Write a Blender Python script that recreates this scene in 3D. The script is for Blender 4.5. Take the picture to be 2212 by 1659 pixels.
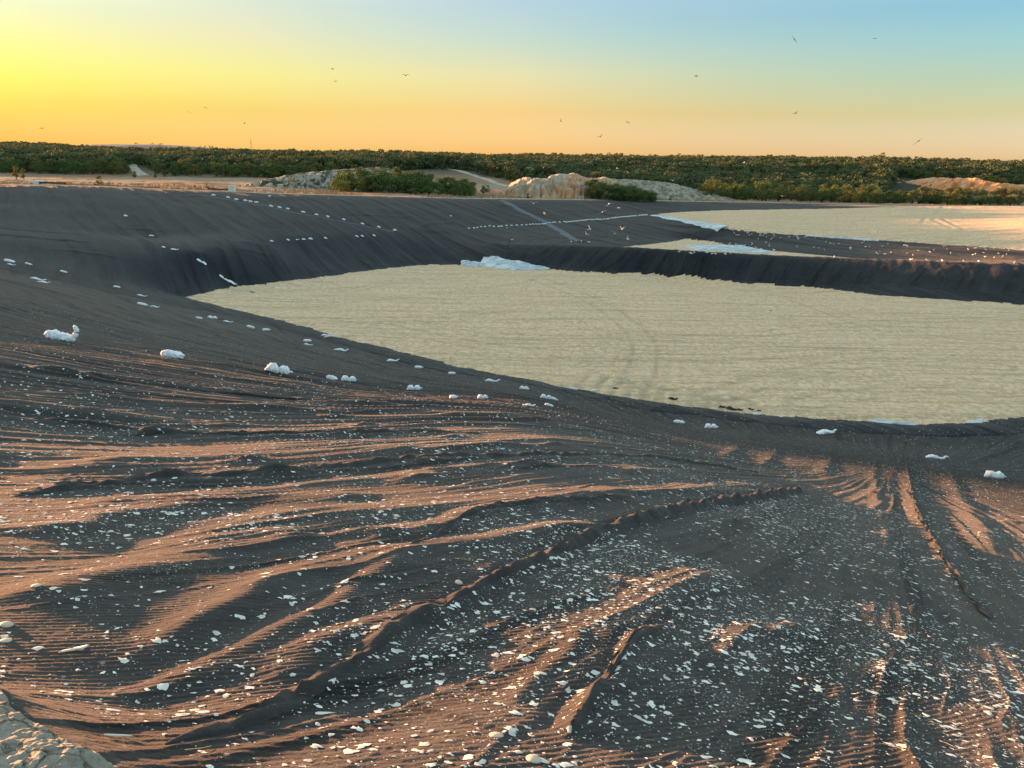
import bpy, math, random
import numpy as np
from mathutils import Vector, Matrix

for o in list(bpy.data.objects):
    bpy.data.objects.remove(o)
S = bpy.context.scene
COL = S.collection
rng = np.random.default_rng(7)
random.seed(7)

# ------------------------------------------------------------------ camera
FP, CX, CY = 1642.0, 1106.0, 829.5            # focal length and centre of a 2212 x 1659 picture
PITCH, ROLL = math.atan((CY - 385.0) / FP), math.radians(1.0)
cam = bpy.data.objects.new('camera', bpy.data.cameras.new('camera'))
COL.objects.link(cam)
S.camera = cam
cam.data.sensor_width = 36.0
cam.data.lens = 36.0 * FP / 2212.0
cam.data.clip_start, cam.data.clip_end = 0.05, 20000.0
cam.matrix_world = Matrix.Rotation(math.pi / 2 - PITCH, 4, 'X') @ Matrix.Rotation(ROLL, 4, 'Z')

# ------------------------------------------------------------------ light
SUN_AZ, SUN_EL = math.radians(-57.5), math.radians(3.5)     # azimuth from +Y, to the left
sd = Vector((math.sin(SUN_AZ) * math.cos(SUN_EL), math.cos(SUN_AZ) * math.cos(SUN_EL), math.sin(SUN_EL)))
S.view_settings.view_transform = 'Standard'
S.view_settings.look = 'None'
S.view_settings.gamma = 1.0
S.view_settings.exposure = 2.5
sun = bpy.data.objects.new('sun', bpy.data.lights.new('sun', 'SUN'))
COL.objects.link(sun)
sun.data.energy = 4.4
sun.data.angle = math.radians(0.9)
sun.data.color = (1.0, 0.46, 0.21)
sun.rotation_euler = sd.to_track_quat('Z', 'Y').to_euler()

world = bpy.data.worlds.new('World')
S.world = world
world.use_nodes = True
wt = world.node_tree
bg = wt.nodes['Background']
sky = wt.nodes.new('ShaderNodeTexSky')
sky.sky_type = 'NISHITA'
sky.sun_disc = False
sky.sun_elevation = SUN_EL
sky.sun_rotation = SUN_AZ
sky.air_density, sky.dust_density, sky.ozone_density = 1.0, 1.0, 1.0
bg.inputs[1].default_value = 0.0707

def wnode(kind, **kw):
    n = wt.nodes.new(kind)
    for k, v in kw.items():
        setattr(n, k, v)
    return n
def wmath(op, a, b=None, c=None):
    n = wnode('ShaderNodeMath', operation=op)
    for i, v in enumerate((a, b, c)):
        if v is None:
            continue
        if isinstance(v, (int, float)):
            n.inputs[i].default_value = v
        else:
            wt.links.new(v, n.inputs[i])
    return n.outputs[0]
tc = wnode('ShaderNodeTexCoord')
sp = wnode('ShaderNodeSeparateXYZ')
wt.links.new(tc.outputs['Generated'], sp.inputs[0])
elev = wmath('MULTIPLY', sp.outputs[2], 2.0)                      # 0..1 for 0..30 degrees
az = wmath('ARCTAN2', sp.outputs[0], sp.outputs[1])               # 0 ahead, negative to the left
def wstep(lo, hi):
    return wmath('MINIMUM', wmath('MAXIMUM', wmath('MULTIPLY_ADD', az, 1.0 / (hi - lo), -lo / (hi - lo)), 0.0), 1.0)
def wramp(fac, stops):
    r = wnode('ShaderNodeValToRGB')
    e = r.color_ramp.elements
    while len(e) < len(stops):
        e.new(0.5)
    for el, (p, c) in zip(e, stops):
        el.position = p
        el.color = (*c, 1.0)
    wt.links.new(fac, r.inputs[0])
    return r.outputs[0]
def wmix(f, a, b):
    n = wnode('ShaderNodeMix', data_type='RGBA')
    for i, v in zip((0, 6, 7), (f, a, b)):
        wt.links.new(v, n.inputs[i])
    return n.outputs[2]
TOP = (0.66, 0.635, 0.575)                                          # the dome above the frame
TINT_S = [(0.0, (0.13, 0.13, 0.12)), (0.15, (0.14, 0.14, 0.12)), (0.4, (0.18, 0.19, 0.19)), (1.0, TOP)]
TINT_L = [(0.0, (0.052, 0.056, 0.072)), (0.064, (0.052, 0.056, 0.072)), (0.122, (0.064, 0.073, 0.041)), (0.186, (0.081, 0.107, 0.044)), (0.261, (0.102, 0.124, 0.081)), (0.329, (0.111, 0.14, 0.131)), (1.0, TOP)]
TINT_N = [(0.0, (0.113, 0.116, 0.154)), (0.063, (0.113, 0.116, 0.154)), (0.143, (0.129, 0.115, 0.073)), (0.224, (0.159, 0.157, 0.092)), (0.302, (0.175, 0.166, 0.142)), (0.377, (0.177, 0.18, 0.183)), (1.0, TOP)]
TINT_M = [(0.0, (0.195, 0.169, 0.23)), (0.071, (0.195, 0.169, 0.23)), (0.16, (0.21, 0.158, 0.124)), (0.245, (0.223, 0.195, 0.167)), (0.326, (0.188, 0.203, 0.222)), (0.404, (0.181, 0.206, 0.264)), (1.0, TOP)]
TINT_R = [(0.0, (0.276, 0.282, 0.609)), (0.063, (0.276, 0.282, 0.609)), (0.154, (0.225, 0.223, 0.252)), (0.226, (0.188, 0.23, 0.272)), (0.296, (0.164, 0.24, 0.321)), (0.364, (0.138, 0.233, 0.336)), (1.0, TOP)]
D2R = math.pi / 180
tint = wmix(wstep(-68 * D2R, -44 * D2R), wramp(elev, TINT_S), wramp(elev, TINT_L))
tint = wmix(wstep(-34 * D2R, -18 * D2R), tint, wramp(elev, TINT_N))
tint = wmix(wstep(-18 * D2R, 0.0), tint, wramp(elev, TINT_M))
tint = wmix(wstep(0.0, 34 * D2R), tint, wramp(elev, TINT_R))
scl = wnode('ShaderNodeVectorMath', operation='SCALE')
wt.links.new(tint, scl.inputs[0])
scl.inputs[3].default_value = 4.0
mul = wnode('ShaderNodeVectorMath', operation='MULTIPLY')
wt.links.new(sky.outputs[0], mul.inputs[0])
wt.links.new(scl.outputs[0], mul.inputs[1])
wt.links.new(mul.outputs[0], bg.inputs[0])

# ------------------------------------------------------------------ numpy helpers
def ray(px, py):
    u, v = (px - CX) / FP, (CY - py) / FP
    c, s = math.cos(ROLL), math.sin(ROLL)
    u2, v2 = u * c - v * s, u * s + v * c
    cp, spt = math.cos(PITCH), math.sin(PITCH)
    return np.array([u2, cp + v2 * spt, -spt + v2 * cp])
def az_pt(px, y, z):                          # the point at forward distance y under picture column px on the horizon
    r_ = ray(px, 385 + (px - CX) * 0.0175)
    return (r_[0] / r_[1] * y, y, z)
def at_z(px, py, z):
    d = ray(px, py)
    return tuple(d * (z / d[2]))
def at_y(px, py, y):
    d = ray(px, py)
    return tuple(d * (y / d[1]))
def sstep(a, b, x):
    t = np.clip((x - a) / (b - a), 0, 1)
    return t * t * (3 - 2 * t)

def _hash(ix, iy, seed):
    h = (ix.astype(np.int64) * 374761393 + iy.astype(np.int64) * 668265263 + seed * 1442695041) & 0xFFFFFFFF
    h = ((h ^ (h >> 13)) * 1274126177) & 0xFFFFFFFF
    h = (h ^ (h >> 16)) & 0xFFFFFFFF
    return h.astype(np.float64) * (2 * math.pi / 4294967296.0)
def perlin(x, y, seed=0):
    x = np.asarray(x, dtype=np.float64); y = np.asarray(y, dtype=np.float64)
    x, y = np.broadcast_arrays(x, y)
    ix, iy = np.floor(x), np.floor(y)
    fx, fy = x - ix, y - iy
    u, v = fx * fx * fx * (fx * (fx * 6 - 15) + 10), fy * fy * fy * (fy * (fy * 6 - 15) + 10)
    def g(dx, dy):
        a = _hash(ix + dx, iy + dy, seed)
        return np.cos(a) * (fx - dx) + np.sin(a) * (fy - dy)
    n0 = g(0, 0) * (1 - u) + g(1, 0) * u
    n1 = g(0, 1) * (1 - u) + g(1, 1) * u
    return 1.45 * (n0 * (1 - v) + n1 * v)
def fbm(x, y, seed=0, octaves=4, gain=0.5):
    a, s, f = 1.0, 0.0, 1.0
    for k in range(octaves):
        s = s + a * perlin(np.asarray(x) * f, np.asarray(y) * f, seed + 17 * k)
        a *= gain; f *= 2.03
    return s
def ridge(x, y, seed=0):                      # sharp crests, flat floors, 0..1
    return np.clip(1 - np.abs(perlin(x, y, seed)) * 2.2, 0, 1)

def poly_sd(x, y, poly):                      # signed distance, positive inside
    poly = np.asarray(poly, dtype=np.float64)[:, :2]
    d2 = np.full(x.shape, 1e18)
    inside = np.zeros(x.shape, bool)
    n = len(poly)
    for i in range(n):
        ax, ay = poly[i]; bx, by = poly[(i + 1) % n]
        ex, ey = bx - ax, by - ay
        t = np.clip(((x - ax) * ex + (y - ay) * ey) / (ex * ex + ey * ey + 1e-12), 0, 1)
        d2 = np.minimum(d2, (x - ax - t * ex) ** 2 + (y - ay - t * ey) ** 2)
        if ay != by:
            cond = ((ay > y) != (by > y)) & (x < (bx - ax) * (y - ay) / (by - ay) + ax)
            inside ^= cond
    d = np.sqrt(d2)
    return np.where(inside, d, -d)
def line_dist(x, y, line):                    # distance to a polyline and arc position along it
    line = np.asarray(line, dtype=np.float64)[:, :2]
    d2 = np.full(x.shape, 1e18); s = np.zeros(x.shape); acc = 0.0
    for i in range(len(line) - 1):
        ax, ay = line[i]; bx, by = line[i + 1]
        ex, ey = bx - ax, by - ay
        L = math.hypot(ex, ey) + 1e-9
        t = np.clip(((x - ax) * ex + (y - ay) * ey) / (L * L), 0, 1)
        dd = (x - ax - t * ex) ** 2 + (y - ay - t * ey) ** 2
        m = dd < d2
        d2 = np.where(m, dd, d2); s = np.where(m, acc + t * L, s)
        acc += L
    return np.sqrt(d2), s
def resample(pts, n):
    p = np.asarray(pts, dtype=np.float64)
    d = np.concatenate([[0], np.cumsum(np.linalg.norm(np.diff(p, axis=0), axis=1))])
    t = np.linspace(0, d[-1], n)
    return np.stack([np.interp(t, d, p[:, k]) for k in range(p.shape[1])], axis=1)
def densify(pts, step):
    p = np.asarray(pts, dtype=np.float64)
    L = np.linalg.norm(np.diff(p, axis=0), axis=1).sum()
    return resample(p, max(len(p), int(L / step) + 1))

def mesh_np(name, verts, faces, mats, midx=None, smooth=True):
    """faces: int array (n,4) or (n,3)"""
    me = bpy.data.meshes.new(name)
    verts = np.asarray(verts, dtype=np.float32); faces = np.asarray(faces, dtype=np.int32)
    nf, k = faces.shape
    me.vertices.add(len(verts)); me.vertices.foreach_set('co', verts.ravel())
    me.loops.add(nf * k); me.loops.foreach_set('vertex_index', faces.ravel())
    me.polygons.add(nf); me.polygons.foreach_set('loop_start', np.arange(0, nf * k, k, dtype=np.int32))
    me.polygons.foreach_set('use_smooth', np.full(nf, smooth))
    for m in (mats if isinstance(mats, (list, tuple)) else [mats]):
        me.materials.append(m)
    if midx is not None:
        me.polygons.foreach_set('material_index', np.asarray(midx, dtype=np.int32))
    me.update(calc_edges=True)
    return me
def link(name, data, parent=None, label=None, cat=None, group=None, kind=None, loc=None):
    o = bpy.data.objects.new(name, data)
    COL.objects.link(o)
    if parent is not None:
        o.parent = parent
    if loc is not None:
        o.location = loc
    if label: o['label'] = label
    if cat: o['category'] = cat
    if group: o['group'] = group
    if kind: o['kind'] = kind
    return o
def grid_faces(nr, nc):
    i = np.arange(nr - 1)[:, None] * nc + np.arange(nc - 1)[None, :]
    i = i.ravel()
    return np.stack([i, i + 1, i + nc + 1, i + nc], axis=1)

# ------------------------------------------------------------------ materials
class Mat:
    def __init__(self, name, rough=0.9):
        self.m = bpy.data.materials.new(name)
        self.m.use_nodes = True
        self.t = self.m.node_tree
        self.b = self.t.nodes['Principled BSDF']
        self.b.inputs['Roughness'].default_value = rough
        self.b.inputs['Specular IOR Level'].default_value = 0.25
        self._pos = None
    def n(self, kind, **kw):
        x = self.t.nodes.new(kind)
        for k, v in kw.items():
            setattr(x, k, v)
        return x
    def put(self, sock, v):
        if hasattr(v, 'node'):
            self.t.links.new(v, sock)
        elif isinstance(v, tuple) and len(v) == 3 and sock.type == 'RGBA':
            sock.default_value = (*v, 1.0)
        else:
            sock.default_value = v
    def pos(self):
        if self._pos is None:
            self._pos = self.n('ShaderNodeNewGeometry').outputs['Position']
        return self._pos
    def objpos(self):
        return self.n('ShaderNodeTexCoord').outputs['Object']
    def mapping(self, src, scale=(1, 1, 1), rot=(0, 0, 0)):
        x = self.n('ShaderNodeMapping')
        self.t.links.new(src, x.inputs[0])
        x.inputs['Scale'].default_value = scale
        x.inputs['Rotation'].default_value = rot
        return x.outputs[0]
    def noise(self, src, scale, detail=4, rough=0.55, dist=0.0):
        x = self.n('ShaderNodeTexNoise')
        self.t.links.new(src, x.inputs['Vector'])
        x.inputs['Scale'].default_value = scale
        x.inputs['Detail'].default_value = detail
        x.inputs['Roughness'].default_value = rough
        x.inputs['Distortion'].default_value = dist
        return x.outputs[0]
    def voronoi(self, src, scale, out='Distance', feature='F1'):
        x = self.n('ShaderNodeTexVoronoi', feature=feature)
        self.t.links.new(src, x.inputs['Vector'])
        x.inputs['Scale'].default_value = scale
        return x.outputs[out]
    def math(self, op, a, b=None, clamp=False):
        x = self.n('ShaderNodeMath', operation=op, use_clamp=clamp)
        self.put(x.inputs[0], a)
        if b is not None:
            self.put(x.inputs[1], b)
        return x.outputs[0]
    def ramp(self, fac, stops, interp='LINEAR'):
        r = self.n('ShaderNodeValToRGB')
        r.color_ramp.interpolation = interp
        e = r.color_ramp.elements
        while len(e) < len(stops):
            e.new(0.5)
        for el, (p, c) in zip(e, stops):
            el.position = p
            el.color = (*c, 1.0) if isinstance(c, tuple) else (c, c, c, 1.0)
        self.t.links.new(fac, r.inputs[0])
        return r.outputs[0]
    def mix(self, f, a, b, blend='MIX'):
        x = self.n('ShaderNodeMix', data_type='RGBA', blend_type=blend)
        self.put(x.inputs[0], f); self.put(x.inputs[6], a); self.put(x.inputs[7], b)
        return x.outputs[2]
    def bump(self, h, dist, strength=1.0, prev=None):
        x = self.n('ShaderNodeBump')
        x.inputs['Strength'].default_value = strength
        x.inputs['Distance'].default_value = dist
        self.t.links.new(h, x.inputs['Height'])
        if prev is not None:
            self.t.links.new(prev, x.inputs['Normal'])
        return x.outputs[0]
    def color(self, v): self.put(self.b.inputs['Base Color'], v); return self
    def normal(self, v): self.put(self.b.inputs['Normal'], v); return self
    def sep(self, v):
        x = self.n('ShaderNodeSeparateXYZ'); self.t.links.new(v, x.inputs[0]); return x.outputs

def mat_liner():
    k = Mat('geotextile', 0.95)
    P = k.pos()
    dust = k.noise(P, 0.22, 5, 0.6)
    fine = k.noise(P, 24.0, 3, 0.7)
    mid = k.noise(P, 2.4, 5, 0.65)
    c = k.ramp(mid, [(0.3, (0.011, 0.014, 0.019)), (0.6, (0.019, 0.024, 0.030)), (0.8, (0.030, 0.036, 0.043))])
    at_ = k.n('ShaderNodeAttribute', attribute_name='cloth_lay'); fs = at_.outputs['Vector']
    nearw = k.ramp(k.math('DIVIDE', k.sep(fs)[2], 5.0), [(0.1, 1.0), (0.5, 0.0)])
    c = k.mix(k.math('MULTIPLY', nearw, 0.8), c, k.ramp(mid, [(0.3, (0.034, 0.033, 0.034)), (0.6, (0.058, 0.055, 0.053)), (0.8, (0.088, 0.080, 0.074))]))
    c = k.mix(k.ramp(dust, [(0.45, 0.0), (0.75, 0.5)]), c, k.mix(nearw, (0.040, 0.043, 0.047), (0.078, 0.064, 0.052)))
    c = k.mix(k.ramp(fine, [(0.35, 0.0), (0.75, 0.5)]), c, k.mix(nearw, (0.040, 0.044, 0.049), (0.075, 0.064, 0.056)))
    line_ = k.noise(fs, 1.0, 6, 0.68, 0.3)
    c = k.mix(k.ramp(line_, [(0.36, 0.85), (0.47, 0.0)]), c, (0.009, 0.010, 0.012))  # dark lines: dirty seams, and wrinkle shade put into the colour
    c = k.mix(k.ramp(line_, [(0.54, 0.0), (0.72, 0.6)]), c, k.mix(nearw, (0.050, 0.056, 0.063), (0.085, 0.074, 0.064)))  # light dusty lines, also standing in colour for lit wrinkle crests
    lint = k.voronoi(P, 38.0)
    lsz = k.noise(P, 1.4, 3, 0.7)
    c = k.mix(k.math('MULTIPLY', k.math('LESS_THAN', lint, k.math('MULTIPLY', k.math('SUBTRACT', lsz, 0.40, True), 0.9)), k.math('MULTIPLY', nearw, 0.6)), c, (0.36, 0.33, 0.29))
    speck = k.voronoi(P, 11.0)
    sz = k.noise(P, 3.0, 2)
    sp_ = k.math('LESS_THAN', speck, k.math('MULTIPLY', k.math('SUBTRACT', sz, 0.42, True), 0.5))
    k.color(k.mix(k.math('MULTIPLY', sp_, 0.55), c, (0.42, 0.40, 0.36)))
    k.b.inputs['Sheen Weight'].default_value = 0.14
    k.b.inputs['Sheen Roughness'].default_value = 0.45
    k.b.inputs['Sheen Tint'].default_value = (0.75, 0.7, 0.66, 1)
    k.b.inputs['Specular IOR Level'].default_value = 0.08
    # woven ribs, about 36 mm apart
    rp = k.mapping(P, (1, 1, 1), (0, 0, math.radians(-30)))
    wv = k.n('ShaderNodeTexWave', wave_type='BANDS', bands_direction='Y')
    k.t.links.new(rp, wv.inputs['Vector'])
    wv.inputs['Scale'].default_value = 0.314 / 0.040 / 1.0
    wv.inputs['Distortion'].default_value = 0.25
    wv.inputs['Detail'].default_value = 2.0
    wv.inputs['Detail Scale'].default_value = 0.25
    dist = k.n('ShaderNodeVectorMath', operation='LENGTH'); k.t.links.new(P, dist.inputs[0])
    near = k.ramp(k.math('DIVIDE', dist.outputs['Value'], 20.0), [(0.18, 0.0), (0.30, 1.0), (0.6, 0.0)])
    ribs = k.math('MULTIPLY', k.math('MULTIPLY', wv.outputs['Fac'], k.ramp(mid, [(0.3, 0.5), (0.7, 1.0)])), near)
    b1 = k.bump(ribs, 0.004, 0.35)
    b2 = k.bump(k.noise(P, 60.0, 3, 0.75), 0.008, 0.8, b1)
    b3 = k.bump(k.noise(P, 7.0, 4, 0.6), 0.03, 0.55, b2)
    b3 = k.bump(k.math('MULTIPLY', line_, k.ramp(k.math('DIVIDE', dist.outputs['Value'], 60.0), [(0.3, 0.0), (0.55, 1.0)])), 0.35, 0.8, b3)
    k.normal(b3)
    return k.m
def mat_gravel(name, tint=1.0):
    k = Mat(name, 0.95)
    P = k.pos()
    a = k.noise(P, 7.0, 5, 0.8)
    v = k.voronoi(k.mapping(P, (1.0, 0.6, 1.0)), 4.5, 'Color')
    big = k.noise(P, 0.08, 4, 0.55)
    streak = k.noise(k.mapping(P, (0.07, 1.9, 1.0), (0, 0, math.radians(8))), 1.0, 6, 0.72, 0.35)
    c = k.ramp(a, [(0.3, (0.52, 0.355, 0.195)), (0.5, (0.84, 0.59, 0.355)), (0.7, (0.93, 0.715, 0.47))])
    vb = k.n('ShaderNodeRGBToBW'); k.t.links.new(v, vb.inputs[0])
    c = k.mix(k.ramp(vb.outputs[0], [(0.30, 0.32), (0.46, 0.0)]), c, (0.36, 0.265, 0.16))
    c = k.mix(k.ramp(vb.outputs[0], [(0.56, 0.0), (0.72, 0.35)]), c, (0.95, 0.76, 0.50))
    c = k.mix(k.ramp(big, [(0.4, 0.0), (0.65, 0.35)]), c, (0.80, 0.57, 0.36))
    c = k.mix(k.ramp(streak, [(0.48, 0.0), (0.66, 0.6)]), c, (0.32, 0.235, 0.15))  # compacted streaks, darkened in colour to stand for weak ripple shading
    grain = k.noise(k.mapping(P, (0.8, 1.6, 1.0)), 2.2, 5, 0.8)
    c = k.mix(k.ramp(grain, [(0.36, 0.5), (0.49, 0.0)]), c, (0.38, 0.27, 0.16))
    c = k.mix(k.ramp(grain, [(0.52, 0.0), (0.68, 0.35)]), c, (0.92, 0.72, 0.45))
    ra = k.n('ShaderNodeAttribute', attribute_name='rut_shade').outputs['Fac']
    c = k.mix(k.math('MULTIPLY', ra, 0.65, True), c, (0.36, 0.27, 0.17))  # hollows darkened: compacted gravel, plus relief shade put into the colour
    c = k.mix(k.math('MULTIPLY', ra, -0.65, True), c, (0.95, 0.76, 0.50))  # ridges lightened in colour to imitate light on the relief
    k.color(c)
    b1 = k.bump(k.voronoi(P, 14.0), 0.06, 0.9)
    b2 = k.bump(k.noise(P, 1.6, 4, 0.65), 0.12, 0.5, b1)
    k.normal(b2)
    return k.m
def mat_ground():
    k = Mat('dry_ground', 0.95)
    P = k.pos()
    big = k.noise(P, 0.03, 5, 0.6)
    mid = k.noise(P, 0.35, 5, 0.7)
    fine = k.noise(P, 3.0, 5, 0.75)
    soil = k.ramp(fine, [(0.3, (0.20, 0.16, 0.11)), (0.7, (0.40, 0.34, 0.25))])
    grass = k.ramp(fine, [(0.3, (0.16, 0.085, 0.045)), (0.5, (0.33, 0.18, 0.095)), (0.75, (0.48, 0.29, 0.15))])
    green = k.ramp(mid, [(0.3, (0.07, 0.085, 0.03)), (0.7, (0.16, 0.16, 0.07))])
    c = k.mix(k.ramp(big, [(0.42, 0.0), (0.52, 1.0)]), soil, grass)
    c = k.mix(k.ramp(mid, [(0.55, 0.0), (0.68, 0.7)]), c, green)
    # the wood's floor, far off, is leaf litter
    s = k.sep(P)
    far = k.ramp(k.math('DIVIDE', s[1], 1000.0), [(0.30, 0.0), (0.40, 1.0)])
    c = k.mix(far, c, (0.045, 0.045, 0.022))
    near = k.n('ShaderNodeVectorMath', operation='LENGTH'); k.t.links.new(P, near.inputs[0])
    nf = k.ramp(k.math('DIVIDE', near.outputs['Value'], 60.0), [(0.2, 1.0), (0.5, 0.0)])
    crack = k.voronoi(k.mapping(P, (1, 1, 1)), 8.0, 'Distance', 'DISTANCE_TO_EDGE')
    clay = k.ramp(k.noise(P, 12.0, 5, 0.7), [(0.3, (0.19, 0.17, 0.135)), (0.7, (0.38, 0.345, 0.28))])
    clay = k.mix(k.ramp(crack, [(0.0, 0.8), (0.035, 0.0)]), clay, (0.15, 0.125, 0.09))
    k.color(k.mix(nf, c, clay))
    cb = k.math('MULTIPLY', k.ramp(crack, [(0.0, 0.0), (0.06, 1.0)]), nf)
    b1 = k.bump(cb, 0.015, 0.7)
    b2 = k.bump(fine, 0.15, 0.8, b1)
    k.normal(k.bump(k.noise(P, 40.0, 4, 0.7), 0.006, 0.8, b2))
    return k.m
def mat_clay(name, pale, rust_sun, rust_sun_at=0.55, veg=0.0):
    k = Mat(name, 0.95)
    P = k.pos()
    n1 = k.noise(P, 0.14, 6, 0.65)
    st = k.noise(k.mapping(P, (0.9, 0.4, 0.12)), 1.1, 5, 0.7)
    c = k.ramp(st, [(0.3, tuple(0.62 * v for v in pale)), (0.6, pale)])
    c = k.mix(k.ramp(n1, [(rust_sun_at, 0.0), (rust_sun_at + 0.12, 0.8)]), c, rust_sun)  # second soil tone; on clay and quarry it also paints in sunlight
    if veg:
        c = k.mix(k.ramp(k.noise(k.mapping(P, (1, 0.5, 0.5)), 0.55, 5, 0.7), [(0.47, 0.0), (0.54, veg)]), c, (0.055, 0.05, 0.022))
    k.color(c)
    k.normal(k.bump(k.noise(P, 1.0, 6, 0.7), 0.5, 0.8))
    return k.m
def mat_plain(name, col, rough=0.8, var=0.15, scale=6.0, bump=0.01):
    k = Mat(name, rough)
    P = k.objpos()
    n = k.noise(P, scale, 5, 0.65)
    k.color(k.ramp(n, [(0.3, tuple(v * (1 - var) for v in col)), (0.7, tuple(min(1.0, v * (1 + var)) for v in col))]))
    k.normal(k.bump(n, bump, 0.7))
    return k.m
def mat_leaf(name, c0, c1, c2):
    k = Mat(name, 0.8)
    oi = k.n('ShaderNodeObjectInfo')
    P = k.objpos()
    n = k.noise(P, 3.5, 3, 0.7)
    c = k.ramp(oi.outputs['Random'], [(0.0, c0), (0.5, c1), (1.0, c2)])
    c = k.mix(k.ramp(n, [(0.35, 0.0), (0.7, 0.6)]), c, tuple(1.7 * v for v in c1))
    k.color(c)
    k.b.inputs['Specular IOR Level'].default_value = 0.2
    tr = k.n('ShaderNodeBsdfTranslucent')
    k.t.links.new(c, tr.inputs[0])
    mx = k.n('ShaderNodeMixShader'); mx.inputs[0].default_value = 0.16
    k.t.links.new(k.b.outputs[0], mx.inputs[1]); k.t.links.new(tr.outputs[0], mx.inputs[2])
    k.t.links.new(mx.outputs[0], k.t.nodes['Material Output'].inputs[0])
    return k.m
def mat_plastic():
    k = Mat('thin_plastic_film', 0.35)
    P = k.pos()
    n = k.noise(k.mapping(P, (0.5, 1.6, 1.0)), 0.9, 5, 0.65, 0.6)
    k.color(k.ramp(n, [(0.32, (0.16, 0.21, 0.24)), (0.48, (0.42, 0.50, 0.53)), (0.7, (0.78, 0.82, 0.82))]))
    k.b.inputs['Specular IOR Level'].default_value = 0.5
    k.normal(k.bump(n, 0.15, 0.8))
    return k.m

M = {
    'liner': mat_liner(), 'gravel': mat_gravel('pale_gravel'), 'ground': mat_ground(),
    'clay': mat_clay('eroded_clay', (0.56, 0.46, 0.34), (0.62, 0.31, 0.15), 0.46),  # rusty patches spread wider, painting in the orange-lit faces
    'spoil': mat_clay('spoil_bank', (0.42, 0.38, 0.29), (0.26, 0.22, 0.15), 0.55, 0.5),
    'quarry': mat_clay('quarry_rock', (0.62, 0.46, 0.33), (0.82, 0.34, 0.13), 0.34),  # orange rock, its colour brightened to stand for sun that is blocked
    'track': mat_plain('pale_track_dust', (0.42, 0.37, 0.28), 0.95, 0.25, 0.4, 0.05),
    'bag': mat_plain('white_woven_plastic', (0.84, 0.85, 0.86), 0.65, 0.06, 9.0, 0.05),
    'film': mat_plastic(),
    'strip': mat_plain('grey_welded_strip', (0.085, 0.095, 0.11), 0.6, 0.25, 2.0, 0.01),
    'pipe': mat_plain('black_pipe', (0.03, 0.03, 0.032), 0.5, 0.2, 5.0, 0.004),
    'block': mat_plain('pale_concrete', (0.62, 0.62, 0.58), 0.85, 0.15, 4.0, 0.01),
    'bark': mat_plain('bark', (0.075, 0.055, 0.038), 0.9, 0.35, 6.0, 0.02),
    'leaf': mat_leaf('oak_leaves', (0.066, 0.108, 0.036), (0.085, 0.125, 0.040), (0.12, 0.125, 0.042)),
    'leaf_far': mat_leaf('wood_leaves', (0.074, 0.096, 0.044), (0.090, 0.112, 0.050), (0.118, 0.115, 0.054)),
    'leaf_warm': mat_leaf('turning_leaves', (0.085, 0.11, 0.035), (0.11, 0.12, 0.036), (0.145, 0.115, 0.036)),
    'leaf_yellow': mat_leaf('yellow_leaves', (0.20, 0.17, 0.03), (0.24, 0.18, 0.03), (0.20, 0.19, 0.04)),
    'dark_bird': mat_plain('dark_feathers', (0.045, 0.04, 0.038), 0.8, 0.2, 10.0, 0.003),
    'gull': mat_plain('white_feathers', (0.78, 0.78, 0.76), 0.8, 0.06, 10.0, 0.003),
    'gull_grey': mat_plain('grey_wing_feathers', (0.50, 0.51, 0.52), 0.8, 0.08, 10.0, 0.003),
    'beak': mat_plain('yellow_beak', (0.55, 0.32, 0.05), 0.5, 0.1, 20.0, 0.001),
    'flake': mat_plain('chalky_droppings', (0.76, 0.72, 0.64), 0.9, 0.4, 9.0, 0.002),
    'feather': mat_plain('small_feathers', (0.66, 0.65, 0.60), 0.75, 0.2, 60.0, 0.001),
    'shell': mat_plain('sea_shell', (0.66, 0.56, 0.42), 0.5, 0.2, 50.0, 0.002),
    'straw': mat_plain('dry_straw', (0.50, 0.38, 0.18), 0.8, 0.2, 30.0, 0.001),
    'mast': mat_plain('red_mast_steel', (0.35, 0.10, 0.06), 0.6, 0.2, 0.5, 0.01),
    'hill': mat_plain('ploughed_hill', (0.30, 0.20, 0.17), 0.95, 0.2, 0.02, 0.2),
}

# ------------------------------------------------------------------ terrain: control points
def plane_pt(px, py, dz=0.0):                 # the near bank: a plane falling away to the front right
    d = ray(px, py)
    t = (-1.7 + dz) / (d[2] + 0.117 * d[0] + 0.231 * d[1])
    return tuple(d * t)
ZF = -13.5
CTRL = []
def add(*pts):
    CTRL.extend([tuple(p) for p in pts])
def addline(pts, step):
    CTRL.extend([tuple(p) for p in densify(pts, step)])

FLOOR_FAR = [(385, 640), (440, 633), (510, 617), (600, 608), (740, 592), (830, 580), (930, 570), (1000, 572), (1100, 580), (1170, 581),
             (1240, 585), (1400, 592), (1500, 600), (1600, 610), (1750, 620), (1900, 638), (2060, 648), (2212, 658)]
FLOOR_NEAR = [(470, 660), (600, 690), (740, 730), (870, 760), (1000, 795), (1190, 830), (1300, 850), (1420, 870), (1530, 882), (1600, 893),
              (1720, 900), (1850, 910), (1960, 915), (2110, 913), (2130, 905), (2212, 898)]
floor_far = [at_z(a, b, ZF) for a, b in FLOOR_FAR]
floor_near = [at_z(a, b, ZF) for a, b in FLOOR_NEAR]
floor_right = [(45, 48, ZF), (75, 55, ZF), (92, 68, ZF), (84, 80, ZF)]
FLOOR = floor_far + floor_right[::-1] + floor_near[::-1]
addline(FLOOR + FLOOR[:1], 1.7)
for x in range(-30, 90, 12):
    for y in range(50, 120, 12):
        if poly_sd(np.array([float(x)]), np.array([float(y)]), FLOOR)[0] > 4:
            add((x, y, ZF))
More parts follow.
